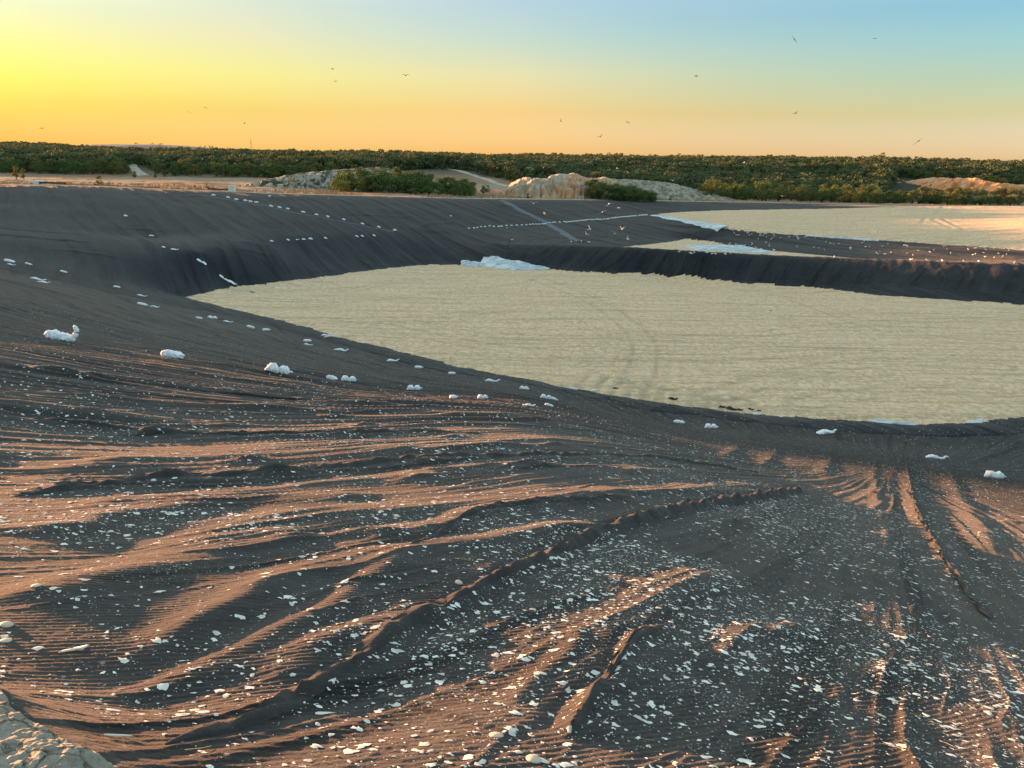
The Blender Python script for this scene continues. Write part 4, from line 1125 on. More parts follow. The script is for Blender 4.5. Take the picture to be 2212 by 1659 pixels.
def trunk_mesh(name, seed, w, h0, h1):
    rs = np.random.default_rng(seed)
    s = np.linspace(0, 1, 7)
    parts = [tube(np.stack([0.02 * np.sin(s * 4 + seed), 0.02 * np.cos(s * 3), -0.06 + s * (h1 * 0.8)], 1), 0.034 * (1.15 - s), 0.034 * (1.15 - s), 7)]
    for k_ in range(5):
        a = rs.uniform(0, 6.28); z0 = h0 * rs.uniform(0.6, 1.3) + 0.05
        parts.append(tube(np.stack([np.cos(a) * s * w * 0.55, np.sin(a) * s * w * 0.55, z0 + s * (h1 - z0) * rs.uniform(0.4, 0.75)], 1), 0.017 * (1.1 - s), 0.017 * (1.1 - s), 6))
    return poly_mesh(name, parts, M['bark'])
CROWN, TRUNK = {}, {}
for kd, (w, h0, h1, lb_) in {'oak': (0.60, 0.05, 1.0, 20), 'broad': (0.78, 0.02, 1.0, 24), 'bush': (0.62, 0.0, 0.98, 14), 'slim': (0.34, 0.12, 1.0, 12)}.items():
    TRUNK[kd] = trunk_mesh('trunk', len(kd) * 3, w, h0, h1)
    for ml in ('leaf', 'leaf_warm', 'leaf_yellow'):
        for sd_ in range(3):
            v_, f_ = leaf_cloud(1500, 300 + sd_ * 11 + len(kd), w, h0, h1, lb_, 0.030)
            CROWN[(kd, ml, sd_)] = mesh_np('crown', v_, f_, M[ml], smooth=False)
def plant_tree(xx, yy, h_, kd, ml, label, group, name='tree', cat='tree', sd_=0, wide=1.0):
    z0 = float(hgt(xx, yy)[0])
    r_ = link(name, None, label=label, cat=cat, group=group)
    r_.location = (xx, yy, z0 - 0.05)
    r_.rotation_euler = (0, 0, random.uniform(0, 6.28))
    r_.scale = (h_ * wide, h_ * wide, h_)
    t_ = link('trunk', TRUNK[kd], parent=r_)
    c_ = link('crown', CROWN[(kd, ml, sd_ % 3)], parent=r_)
    return r_
OCC = []
def clump(n, line, depth, hfun, kinds, leaves, label, group, name='tree', cat='tree', sep=0.55, wide=(0.9, 1.2)):
    """n plants along a ground line (picture column, distance) and a few rows deep"""
    done, tries = 0, 0
    while done < n and tries < n * 60:
        tries += 1
        t = random.random(); k_ = t * (len(line) - 1); i = min(int(k_), len(line) - 2); f = k_ - i
        px_ = line[i][0] * (1 - f) + line[i + 1][0] * f; yy = line[i][1] * (1 - f) + line[i + 1][1] * f + random.random() ** 1.3 * depth
        xx = az_pt(px_, yy, 0)[0]
        h_ = hfun(px_, yy) * random.uniform(0.8, 1.15)
        if any((xx - ox) ** 2 + (yy - oy) ** 2 < (sep * (h_ + oh) * 0.5) ** 2 for ox, oy, oh in OCC):
            continue
        OCC.append((xx, yy, h_))
        plant_tree(xx, yy, h_, random.choice(kinds), random.choices(*leaves)[0], label, group, name, cat, done, random.uniform(*wide))
        done += 1
    return done
L_ = ['leaf', 'leaf_warm']
nA = clump(70, [(728, 196), (800, 197), (900, 198), (1000, 200), (1022, 202)], 24, lambda p, y_: (5.4 if p < 900 else 5.4 - 2.2 * (p - 900) / 130) * (1 if y_ > 202 else 0.8), ['bush', 'broad'], (L_, (6, 1)),
           'dense green bush in the thicket beyond the middle of the rim', 'bushes in the thicket beyond the rim', 'bush', 'bush', 0.45)
nB = clump(30, [(1272, 207), (1340, 208), (1418, 209)], 8, lambda p, y_: 5.4 - 2.9 * (p - 1275) / 145, ['bush', 'broad'], (L_, (7, 1)), 'green bush in the thicket growing against the clay heap', 'bushes against the clay heap', 'bush', 'bush', 0.42)
nC = clump(72, [(1535, 252), (1620, 250), (1760, 246), (1900, 246)], 60, lambda p, y_: 6.0 if p < 1700 else 5.4, ['broad', 'oak'], (L_, (3, 2)), 'broad leafy tree in the belt right of the spoil bank', 'trees of the belt beyond the right rim', sep=0.6)
nD = clump(44, [(1815, 228), (1950, 224), (2080, 218), (2240, 214)], 16, lambda p, y_: 3.7 if p < 1960 else 4.3, ['broad', 'bush', 'bush'], (L_, (1, 2)), 'round sunlit tree standing just behind the right rim', 'round trees behind the right rim', sep=0.55, wide=(1.0, 1.35))
nE = clump(30, [(1905, 474), (2060, 428), (2140, 406), (2240, 408)], 14, lambda p, y_: 5.6, ['oak', 'broad'], (L_, (2, 3)), 'tree on the brink above the orange quarry face', 'trees above the quarry face')
nF = clump(
    52, [(-40, 338), (120, 338), (255, 345), (272, 352)], 22, lambda p, y_: 5.4, ['broad', 'bush'], (L_, (4, 1)), 'tree in the front row of the wood left of the bending road', 'front trees of the left wood')
nG = clump(48, [(338, 340), (480, 332), (600, 328), (720, 326)], 18, lambda p, y_: 5.4, ['broad', 'bush'], (L_, (4, 1)), 'tree in the front row of the wood right of the bending road', 'front trees of the middle wood')
for a, yy, h_, kd, ml, lb, nm in [
    (32, 205, 3.4, 'slim', 'leaf_yellow', 'taller yellow-leaved sapling standing in the dry grass at far left', 'tree'), (49, 207, 2.9, 'slim', 'leaf_yellow', 'shorter yellow-leaved sapling beside the taller one', 'tree'),
    (214, 182, 2.1, 'bush', 'leaf_warm', 'olive bush standing alone near the left rim', 'bush'), (232, 180, 0.7, 'bush', 'leaf', 'low dark shrub at the right foot of the olive bush', 'bush'),
    (444, 178, 1.1, 'bush', 'leaf_yellow', 'small yellow bush at the rim left of the white block', 'bush'), (418, 180, 0.7, 'bush', 'leaf_warm', 'tiny weedy shrub left of the yellow bush', 'bush'),
    (631, 226, 2.6, 'broad', 'leaf_yellow', 'yellowing round tree on top of the cut bank', 'tree'), (290, 322, 2.6, 'bush', 'leaf_warm', 'pale bush at the near end of the bending road', 'bush'),
    (335, 318, 2.0, 'bush', 'leaf', 'green shrub right of the bending road', 'bush'), (1043, 212, 2.6, 'slim', 'leaf', 'slender dark tree right of the thicket', 'tree'), (1050, 235, 2.4, 'broad', 'leaf', 'little tree beside the descending road', 'tree'),
    (838, 236, 2.8, 'broad', 'leaf_yellow', 'yellow-topped bush at the back of the thicket', 'bush'), (860, 232, 2.2, 'bush', 'leaf_warm', 'orange-tinged bush at the back of the thicket', 'bush'),
    (1140, 206, 1.4, 'bush', 'leaf', 'small green shrub at the foot of the clay heap', 'bush'), (1452, 228, 1.4, 'bush', 'leaf', 'low green bush at the foot of the spoil bank', 'bush'),
    (1880, 720, 10.5, 'oak', 'leaf', 'left one of three tall trees breaking the wooded skyline', 'tree'), (1897, 722, 13, 'oak', 'leaf', 'tallest tree breaking the wooded skyline at right', 'tree'), (1950, 725, 10.5, 'broad', 'leaf', 'broad tree breaking the skyline right of the tallest', 'tree')]:
    plant_tree(az_pt(a, yy, 0)[0], yy, h_, kd, ml, lb, None, nm, nm, a % 3)

# the wood itself: thousands of trees on the slopes, one object
proto = bpy.data.collections.new('wood_tree_kinds')
for i, (w, sd_) in enumerate([(0.62, 1), (0.72, 2), (0.56, 3), (0.68, 4), (0.76, 5)]):
    v_, f_ = leaf_cloud(460, 500 + sd_, w * 1.12, 0.0, 1.0, 12, 0.058)
    po = bpy.data.objects.new('wood_tree_%d' % i, mesh_np('wood_crown', v_, f_, M['leaf_warm'] if i == 4 else M['leaf_far'], smooth=False))
    proto.objects.link(po)
FS = [(-900, 345), (-40, 352), (255, 358), (281, 420), (318, 420), (335, 350), (600, 338), (830, 336), (850, 372), (940, 420), (985, 408), (1040, 372), (1100, 322), (1500, 300), (1540, 305), (1800, 300), (1900, 305), (1935, 455), (2140, 412), (2330, 416), (2400, 300), (3100, 290)]
npt = 26000
pxs = rng.uniform(-420, 2700, npt); yr = np.sqrt(rng.uniform(290.0 ** 2, 800.0 ** 2, npt))
ok = yr > np.interp(pxs, [f[0] for f in FS], [f[1] for f in FS])
ok &= ~((pxs > 1925) & (pxs < 2330) & (yr > 330) & (yr < np.interp(pxs, [1850, 2140, 2330], [492, 412, 416])))
xs_ = np.array([az_pt(a, b, 0)[0] for a, b in zip(pxs, yr)])
cell = {}; keep = []
for i in np.nonzero(ok)[0]:
    key = (int(xs_[i] / 4.1), int(yr[i] / 4.1))
    if key in cell or (yr[i] < 480 and any((xs_[i] - ox) ** 2 + (yr[i] - oy) ** 2 < 9 for ox, oy, oh in OCC[nA + nB:])):
        continue
    cell[key] = 1; keep.append(i)
keep = np.array(keep)
fx_, fy_ = xs_[keep], yr[keep]
fz_ = hgt(fx_, fy_)
fm = bpy.data.meshes.new('forest')
fm.vertices.add(len(keep)); fm.vertices.foreach_set('co', np.stack([fx_, fy_, fz_], 1).astype(np.float32).ravel())
at_ = fm.attributes.new('tree_height', 'FLOAT', 'POINT')
hv = rng.uniform(4.6, 8.2, len(keep)) * (1 + 0.18 * perlin(fx_ * 0.02, fy_ * 0.02, 3)); at_.data.foreach_set('value', hv.astype(np.float32))
at_ = fm.attributes.new('tree_turn', 'FLOAT', 'POINT'); at_.data.foreach_set('value', rng.uniform(0, 6.28, len(keep)).astype(np.float32))
at_ = fm.attributes.new('tree_kind', 'INT', 'POINT')
kv = rng.integers(0, 4, len(keep)); kv[rng.random(len(keep)) < 0.03] = 4
at_.data.foreach_set('value', kv.astype(np.int32))
fo = link('forest', fm, label='dark green oak wood covering the low hills beyond the pit', cat='forest', kind='stuff')
ng = bpy.data.node_groups.new('forest_scatter', 'GeometryNodeTree')
ng.interface.new_socket('Geometry', in_out='INPUT', socket_type='NodeSocketGeometry'); ng.interface.new_socket('Geometry', in_out='OUTPUT', socket_type='NodeSocketGeometry')
gi, go = ng.nodes.new('NodeGroupInput'), ng.nodes.new('NodeGroupOutput')
ci = ng.nodes.new('GeometryNodeCollectionInfo'); ci.inputs['Collection'].default_value = proto; ci.inputs['Separate Children'].default_value = True; ci.inputs['Reset Children'].default_value = True
ip = ng.nodes.new('GeometryNodeInstanceOnPoints'); ip.inputs['Pick Instance'].default_value = True
def named(nm, ty):
    n_ = ng.nodes.new('GeometryNodeInputNamedAttribute'); n_.data_type = ty; n_.inputs[0].default_value = nm; return n_.outputs[0]
cmb = ng.nodes.new('ShaderNodeCombineXYZ'); ng.links.new(named('tree_turn', 'FLOAT'), cmb.inputs[2])
ng.links.new(gi.outputs[0], ip.inputs['Points']); ng.links.new(ci.outputs[0], ip.inputs['Instance']); ng.links.new(named('tree_kind', 'INT'), ip.inputs['Instance Index'])
ng.links.new(cmb.outputs[0], ip.inputs['Rotation']); ng.links.new(named('tree_height', 'FLOAT'), ip.inputs['Scale']); ng.links.new(ip.outputs[0], go.inputs[0])
md = fo.modifiers.new('forest_scatter', 'NODES'); md.node_group = ng
# specks of trees on the far hill
sv, sf = [], []
for k_ in range(14):
    px_ = random.uniform(240, 520); i_ = np.argmin(np.abs(hc[:, 0] - az_pt(px_, 3000, 0)[0]))
    v_, f_ = leaf_cloud(60, 900 + k_, 0.9, 0.0, 1.0, 6, 0.12); s_ = random.uniform(5, 10)
    sf.append(f_ + sum(len(q) for q in sv)); sv.append(v_ * s_ + hc[i_] + np.array([0, 0, -1.0]))
link('hilltop_trees', mesh_np('hilltop_trees', np.concatenate(sv), np.concatenate(sf), M['leaf'], smooth=False), label='tiny distant trees dotting the pink hill crest', cat='forest', kind='stuff')

# weeds along the far rim: tufts of dry grass, one object
gv, gf = [], []
ng_ = 5200
gp = rng.uniform(-60, 1640, ng_)
rim_px = np.array([(0, 398), (200, 402), (400, 410), (590, 418), (730, 422), (890, 426), (1000, 429), (1250, 432), (1420, 434), (1580, 437)], float)
rl = resample([p[:2] for p in RIM_FAR[2:13]], 400)
for k_ in range(ng_):
    i_ = random.randrange(400); q = rl[i_] + (rl[i_] - cxy) / np.linalg.norm(rl[i_] - cxy) * (3.8 + random.random() ** 1.6 * 60)
    h_ = random.uniform(0.25, 0.75); a = random.uniform(0, 3.14); w_ = h_ * random.uniform(0.5, 1.4)
    gv.append((q[0], q[1], h_, a, w_))
gv = np.array(gv); dens = perlin(gv[:, 0] * 0.05, gv[:, 1] * 0.05, 8) > -0.1
gv = gv[dens]; gz = hgt(gv[:, 0], gv[:, 1]) - 0.03
ca, sa = np.cos(gv[:, 3]) * gv[:, 4] / 2, np.sin(gv[:, 3]) * gv[:, 4] / 2
B_ = []
for k_ in range(7):
    o1 = rng.uniform(-1, 1, len(gv)); o2 = rng.uniform(-1.4, 1.4, len(gv)); hh_ = gv[:, 2] * rng.uniform(0.5, 1.1, len(gv)); th_ = 0.05
    bx, by = gv[:, 0] + ca * o1 - sa * o1 * .5, gv[:, 1] + sa * o1 + ca * o1 * .5
    tx, ty = gv[:, 0] + ca * o2, gv[:, 1] + sa * o2
    B_.append(np.stack([np.stack([bx - th_, by, gz], 1), np.stack([bx + th_, by, gz], 1), np.stack([tx, ty, gz + hh_], 1)], 1))
B_ = np.concatenate(B_).reshape(-1, 3)
gmat = mat_plain('dry_grass_blades', (0.36, 0.24, 0.13), 0.9, 0.4, 0.15, 0.0)
link('dry_grass', mesh_np('dry_grass', B_, np.arange(len(B_)).reshape(-1, 3), gmat, smooth=False), label='tufts of dry reddish grass beyond the far rim', cat='grass', kind='stuff')

# ------------------------------------------------------------------ rim furniture
def box_part(cx_, cy_, cz_, sx, sy, sz, taper=0.9):
    x0, x1, y0, y1 = -sx / 2, sx / 2, -sy / 2, sy / 2
    v = [(x0, y0, 0), (x1, y0, 0), (x1, y1, 0), (x0, y1, 0)] + [(a * taper, b * taper, sz) for a, b in ((x0, y0), (x1, y0), (x1, y1), (x0, y1))]
    v = [(a + cx_, b + cy_, c + cz_) for a, b, c in v]
    return v, [(0, 3, 2, 1), (4, 5, 6, 7), (0, 1, 5, 4), (1, 2, 6, 5), (2, 3, 7, 6), (3, 0, 4, 7)], []
def rim_point(px, out):
    zs = np.array([p[2] for p in RIM_FAR]); best = None
    for p in densify(RIM_FAR, 0.5):
        e = abs(p[0] - az_pt(px, p[1], 0)[0])
        if best is None or e < best[0]:
            best = (e, p)
    p = best[1]; q = (p[:2] - cxy) / np.linalg.norm(p[:2] - cxy)
    return p[0] + q[0] * out, p[1] + q[1] * out
for px, lb, sz, pipe_to in ((105, 'low pale concrete block at the left rim behind a black pipe', (2.4, 1.2, 0.75), None), (516, 'white concrete block standing on the rim at the end of a pipe', (1.15, 1.1, 1.15), None)):
    bx, by = rim_point(px, 4.2 if px < 200 else 3.0)
    o = link('concrete_block', poly_mesh('concrete_block', [box_part(0, 0, -0.2, sz[0], sz[1], sz[2] + 0.2, 0.96)], M['block'], smooth=False), label=lb, cat='concrete block')
    o.location = (bx, by, float(hgt(bx, by)[0]))
    bv = o.modifiers.new('edge', 'BEVEL'); bv.width = 0.04; bv.segments = 2
    lid = link('lid', poly_mesh('lid', [box_part(0, 0, 0, sz[0] * 0.9, sz[1] * 0.9, 0.09, 0.97)], M['block'], smooth=False), parent=o, loc=(0, 0, sz[2]))
for (pa, pb, out, rad_, lb) in ((100, 155, 2.6, 0.16, 'black drain pipe lying on the rim by the low block'), (460, 509, 3.2, 0.14, 'black drain pipe leading to the white block'), (275, 415, 14.0, 0.10, 'long thin black pipe across the dry grass')):
    pts = []
    for t in np.linspace(0, 1, 24):
        a, b = rim_point(pa + (pb - pa) * t, out); pts.append((a, b))
    pts = np.array(pts); pts = np.stack([np.convolve(np.pad(pts[:, i], 3, 'edge'), np.ones(7) / 7, 'valid') for i in (0, 1)], 1)
    pth = np.concatenate([pts, (hgt(pts[:, 0], pts[:, 1]) + rad_ + 0.25)[:, None]], 1)
    o = link('drain_pipe', poly_mesh('drain_pipe', [tube(pth, np.full(24, rad_), np.full(24, rad_), 10)], M['pipe']), label=lb, cat='pipe')
    for e in (0, -1):
        link('pipe_collar', poly_mesh('pipe_collar', [tube(pth[[e, e]] + np.array([[-0.12, 0, 0], [0.12, 0, 0]]), [rad_ * 1.25] * 2, [rad_ * 1.25] * 2, 10)], M['pipe']), parent=o)
mx_, my_, mz_ = at_y(543, 326, 1400)
mast = link('radio_mast', None, label='thin red lattice mast on the horizon at left', cat='mast', loc=(mx_, my_, mz_ - 20))
s = np.linspace(0, 1, 10)
mp = []
for a in (0, 2.094, 4.189):
    mp.append(tube(np.stack([np.cos(a) * (1.1 - 0.5 * s), np.sin(a) * (1.1 - 0.5 * s), s * 38], 1), np.full(10, .13), np.full(10, .13), 5))
link('tower', poly_mesh('tower', mp, M['mast']), parent=mast)
br = []
for k_ in range(18):
    for a in (0, 2.094, 4.189):
        z0, z1 = 38 * k_ / 18, 38 * (k_ + 1) / 18; r0 = 1.1 - 0.5 * k_ / 18; r1 = 1.1 - 0.5 * (k_ + 1) / 18
        br.append(tube([(math.cos(a) * r0, math.sin(a) * r0, z0), (math.cos(a + 2.094) * r1, math.sin(a + 2.094) * r1, z1)], [.07] * 2, [.07] * 2, 4))
link('bracing', poly_mesh('bracing', br, M['mast']), parent=mast)
link('antenna', poly_mesh('antenna', [tube([(0, 0, 37.5), (0, 0, 42)], [.12, .06], [.12, .06], 6)], M['mast']), parent=mast)

# ------------------------------------------------------------------ birds
def wing(side, raise_, sweep, span, chord):
    """one tapered bent wing as a thin closed body"""
    s = np.linspace(0, 1, 9)
    yy = side * (0.05 + s * span); zz = raise_ * np.sin(s * 2.2) * span * 0.75; xx = 0.04 + sweep * s ** 2 - 0.10 * np.sin(s * 3.1)
    ch = chord * (1 - 0.15 * s) * np.sqrt(np.clip(1 - s ** 3, 0.02, 1))
    V_, F_ = [], []
    for i in range(9):
        V_ += [(xx[i] - ch[i] * .45, yy[i], zz[i]), (xx[i], yy[i], zz[i] + 0.016), (xx[i] + ch[i] * .55, yy[i], zz[i] + 0.002), (xx[i], yy[i], zz[i] - 0.012)]
    for i in range(8):
        for j in range(4):
            F_.append((i * 4 + j, i * 4 + (j + 1) % 4, i * 4 + 4 + (j + 1) % 4, i * 4 + 4 + j))
    F_ += [(0, 3, 2, 1), (32, 33, 34, 35)]
    return V_, F_, []
def flyer(name, raise_, white, span=0.62):
    s = np.linspace(0, 1, 12)
    ra = 0.075 * np.sin(np.clip(s * 1.08, 0, 1) * math.pi) ** 0.7 + 0.006
    body = tube(np.stack([-0.26 + 0.5 * s, 0 * s, 0.01 * np.sin(s * 3)], 1), ra, ra * 0.92, 10)
    tail = ([(0.20, -0.03, 0.0), (0.20, 0.03, 0.0), (0.36, 0.075, 0.0), (0.36, -0.075, 0.0), (0.20, 0, 0.02), (0.36, 0, 0.012)], [(0, 1, 2, 3), (0, 4, 5, 3), (4, 1, 2, 5)], [(0, 1, 4), (3, 5, 2)])
    beak = tube([(-0.24, 0, 0), (-0.31, 0, -0.012)], [0.02, 0.003], [0.016, 0.003], 6)
    if white:
        return poly_mesh(name, [body, tail, beak, wing(1, raise_, 0.10, span, 0.17), wing(-1, raise_, 0.10, span, 0.17)], [M['gull'], M['beak'], M['gull_grey']], [0, 0, 1, 2, 2])
    return poly_mesh(name, [body, tail, beak, wing(1, raise_, 0.12, span, 0.20), wing(-1, raise_, 0.12, span, 0.20)], [M['dark_bird']])
FLY = [(flyer('dark_bird', rz, False), flyer('gull', rz, True)) for rz in (0.10, 0.45, 0.9, -0.35)]
SKY_BIRDS = [(1716, 85, 12, 0, 'largest dark bird, wings slanted, high at upper right', 0.9), (1890, 83, 6, 0, 'pale far bird level with the largest one, farther right', 0.0),
    (1503, 165, 9, 1, 'bird gliding alone above the right middle sky', 0.1), (876, 163, 10, 1, 'bird with raised wings in a shallow v', 0.0), (723, 176, 7, 2, 'small black bird with folded wings below a faint one', 0.5),
    (718, 149, 8, 0, 'faint bird straight above the small black one', 0.0), (444, 232, 6, 3, 'upper speck-sized bird of two in the yellow sky', 0.3), (408, 242, 5, 0, 'lower speck-sized bird of two in the yellow sky', 0.2),
    (528, 267, 5, 2, 'speck-sized bird just above the red mast', 0.2), (90, 277, 7, 0, 'bird low over the wood at far left', -0.1), (1211, 262, 7, 2, 'dark bird over the middle wood with drooped wing', 0.8),
    (1297, 295, 9, 1, 'dark bird flying low above the skyline, tail up', -0.5), (1356, 264, 8, 0, 'pale bird right of two dark ones over the middle', 0.5), (1718, 245, 8, 1, 'tan bird midway between the largest bird and the wood', -0.3),
    (1984, 305, 14, 0, 'big dark bird banking low over the right wood', -0.7)]
for i, (a, b, w_, pz, lb, roll) in enumerate(SKY_BIRDS):
    dist_ = 1.35 * FP / w_ * 0.68
    d = Vector(ray(a, b)).normalized()
    o = link('bird', FLY[pz][0], label=lb, cat='bird', group='birds circling in the evening sky')
    o.matrix_world = Matrix.Translation(d * dist_) @ Matrix.Rotation(math.radians(70 + 40 * math.sin(i * 2.3)), 4, 'Z') @ Matrix.Rotation(roll, 4, 'X') @ Matrix.Rotation(0.3, 4, 'Y')
PIT_GULLS = [(328, 375, 1, 'white gull flying before the upper far bank, wings raised'), (420, 462, 0, 'white gull gliding just right of the grey welded strip'), (920, 450, 0, 'white gull gliding over the close-set sandbag row'),
    (1060, 414, 0, 'white gull gliding highest of the three at the bank'), (978, 378, 3, 'white gull skimming under the rim below the spoil bank'), (808, 600, 2, 'white gull with wings straight up over the lower bank'),
    (1090, 598, 2, 'white gull braking with wings up left of the gravel'), (783, 641, 1, 'white gull with curved wings low over the lower bank'), (1028, 635, 0, 'white gull tilting low over the dark bank, wings level'),
    (1528, 178, 2, 'white gull flying above the spoil bank against trees'), (1052, 73, 0, 'white gull in front of the dark wood at centre'), (318, 80, 0, 'white gull in front of the wood above the clay heap'),
    (2145, 22, 0, 'white gull in front of the wood farthest to the right'), (-330, 7, 0, 'white gull before the wood above the thicket'), (1137, 682, 1, 'white gull landing low near the middle gravel strip')]
for i, (a, b, pz, lb) in enumerate(PIT_GULLS):
    q = k2(a, b); d = Vector(ray(*q)).normalized()
    dist_ = 128.0 if b > 330 else 175.0
    o = link('gull', FLY[pz][1], label=lb, cat='gull', group='white gulls flying over the pit')
    o.matrix_world = Matrix.Translation(d * dist_) @ Matrix.Rotation(1.2 + i * 1.7, 4, 'Z') @ Matrix.Rotation(0.5 * math.sin(i), 4, 'X')
for a, b, dd, lb in ((1893, 560, 100, 'white gull flying over the rutted upper gravel'), (1690, 424, 190, 'white gull passing in front of the right tree belt')):
    o = link('gull', FLY[1][1], label=lb, cat='gull', group='white gulls flying over the pit')
    o.matrix_world = Matrix.Translation(Vector(ray(a, b if b < 500 else 562 - 60)).normalized() * dd) @ Matrix.Rotation(0.6, 4, 'Z')
# standing gulls
s = np.linspace(0, 1, 12)
gb = tube(np.stack([-0.20 + 0.44 * s, 0 * s, 0.20 + 0.05 * (1 - s)], 1), 0.085 * np.sin(s * math.pi) ** 0.75 + 0.006, 0.085 * np.sin(s * math.pi) ** 0.75 + 0.006, 10)
gh = tube(np.stack([-0.17 - 0.05 * s, 0 * s, 0.24 + 0.15 * s], 1), 0.05 - 0.008 * s, 0.05 - 0.008 * s, 8)
gk = tube([(-0.25, 0, 0.375), (-0.33, 0, 0.36)], [0.02, 0.004], [0.018, 0.004], 6)
gl1 = tube([(0, 0.035, 0.15), (0, 0.035, -0.02)], [0.012] * 2, [0.012] * 2, 5); gl2 = tube([(0, -0.035, 0.15), (0, -0.035, -0.02)], [0.012] * 2, [0.012] * 2, 5)
gw = tube(np.stack([-0.10 + 0.40 * s, 0 * s, 0.265 - 0.03 * s], 1), 0.07 * np.sin(s * math.pi) ** 0.7 + 0.004, 0.03 * np.sin(s * math.pi) ** 0.7 + 0.003, 8)
STAND = poly_mesh('standing_gull', [gb, gh, gk, gl1, gl2, gw], [M['gull'], M['beak'], M['gull_grey']], [0, 0, 1, 1, 1, 2])
def stand(px, py, label, group, sc=1.0):
    p = pick(px, py)
    if p is None or not (60 < p.y < 230):
        return
    o = link('gull', STAND, label=label, cat='gull', group=group)
    o.matrix_world = Matrix.Translation(p) @ Matrix.Rotation(random.uniform(0, 6.28), 4, 'Z') @ Matrix.Diagonal((sc, sc, sc, 1))
c2 = np.array([(1560, 494), (1650, 503), (1850, 515), (2000, 526), (2212, 540)], float)
t2 = np.array([(1560, 500), (1650, 530), (1850, 553), (2000, 555), (2212, 562)], float)
for k_ in range(95):
    px_ = 1565 + 640 * random.random() ** 1.1
    y0, y1 = np.interp(px_, c2[:, 0], c2[:, 1]), np.interp(px_, t2[:, 0], t2[:, 1])
    stand(px_, y0 + 1 + (y1 - y0 - 1) * random.random() ** 1.4, 'white gull resting on the dark face of the second berm', 'gulls resting on the second berm', random.uniform(0.6, 0.9))
for k_ in range(60):
    stand(random.gauss(1580, 50), random.uniform(527, 553), 'white gull standing by the glaring sheet on the second gravel strip', 'gulls around the glaring plastic sheet', random.uniform(0.8, 1.1))
for k_ in range(14):
    px_ = random.uniform(1480, 2205)
    stand(px_, np.interp(px_, [1480, 1700, 1900, 2212], [543, 554, 561, 571]) + 1.0, 'white gull standing on the crest of the first berm', 'gulls along the first berm crest')
for q in ((138, 700), (650, 717), (738, 716), (803, 722), (95, 597)):
    stand(*k2(*q), 'white gull standing on the left end of the first berm', 'gulls at the left end of the first berm')

# ------------------------------------------------------------------ droppings, feathers, shells and straw on the near bank
def sprinkle(n, rmax, dens):
    a = rng.uniform(-0.72, 0.72, n); rad = np.sqrt(rng.uniform(1.6 ** 2, rmax ** 2, n))
    px_, py_ = rad * np.sin(a), rad * np.cos(a)
    c = dens + 0.6 * fbm(px_ * 0.35, py_ * 0.35, 111, 3) + 0.25 * perlin(px_ * 2.5, py_ * 2.5, 112) + 0.10 * np.clip(a, -.7, .7)
    k_ = (rng.random(n) < np.clip(c, 0.05, 1)) & (poly_sd(px_, py_, RIM) > 0.25) & (poly_sd(px_, py_, FLOOR) < -0.3) & (py_ < 75)
    return px_[k_], py_[k_]
fv, ff, off = [], [], 0
NS = 10
ang = np.linspace(0, 2 * math.pi, NS, endpoint=False)
for n_, rmax, dens, med_ in ((9500, 7.0, 0.45, 0.0095), (17000, 16.0, 0.5, 0.0115), (34000, 32.0, 0.62, 0.0150), (30000, 60.0, 0.6, 0.024), (20000, 7.0, 0.6, 0.0048), (26000, 14.0, 0.6, 0.0062)):
    fxx, fyy = sprinkle(n_, rmax, dens)
    n1 = len(fxx)
    size = np.clip(med_ * 0.38 * np.exp(rng.normal(0, 0.85, n1)), 0.002, 0.022); el = rng.uniform(1.0, 1.75, n1); yaw = rng.uniform(0, 6.283, n1) * 0.5 + 0.6
    hp = rng.uniform(0, 6.283, (5, n1, 1)); ha = rng.uniform(0.2, 1.0, (5, n1, 1)) * np.array([0.30, 0.30, 0.24, 0.18, 0.14])[:, None, None]
    rad = size[:, None] * np.clip(1 + sum(ha[q_] * np.cos((q_ + 2) * ang + hp[q_]) for q_ in range(5)), 0.25, 2.2)
    lx, ly = rad * np.cos(ang) * el[:, None], rad * np.sin(ang)
    wx = fxx[:, None] + lx * np.cos(yaw)[:, None] - ly * np.sin(yaw)[:, None]; wy = fyy[:, None] + lx * np.sin(yaw)[:, None] + ly * np.cos(yaw)[:, None]
    wz = hgt(wx.ravel(), wy.ravel()).reshape(wx.shape) + 0.003
    cz = hgt(fxx, fyy) + 0.004 + 0.12 * size
    P = np.concatenate([np.stack([wx, wy, wz], 2), np.stack([fxx, fyy, cz], 1)[:, None, :]], 1)
    base = off + np.arange(n1)[:, None] * (NS + 1)
    tri = np.stack([np.broadcast_to(base + NS, (n1, NS)), base + np.arange(NS), base + (np.arange(NS) + 1) % NS], 2).reshape(-1, 3)
    fv.append(P.reshape(-1, 3)); ff.append(tri); off += n1 * (NS + 1)
link('bird_droppings', mesh_np('bird_droppings', np.concatenate(fv), np.concatenate(ff), M['flake']), label='countless chalky white droppings and specks on the near bank', cat='bird droppings', kind='stuff')

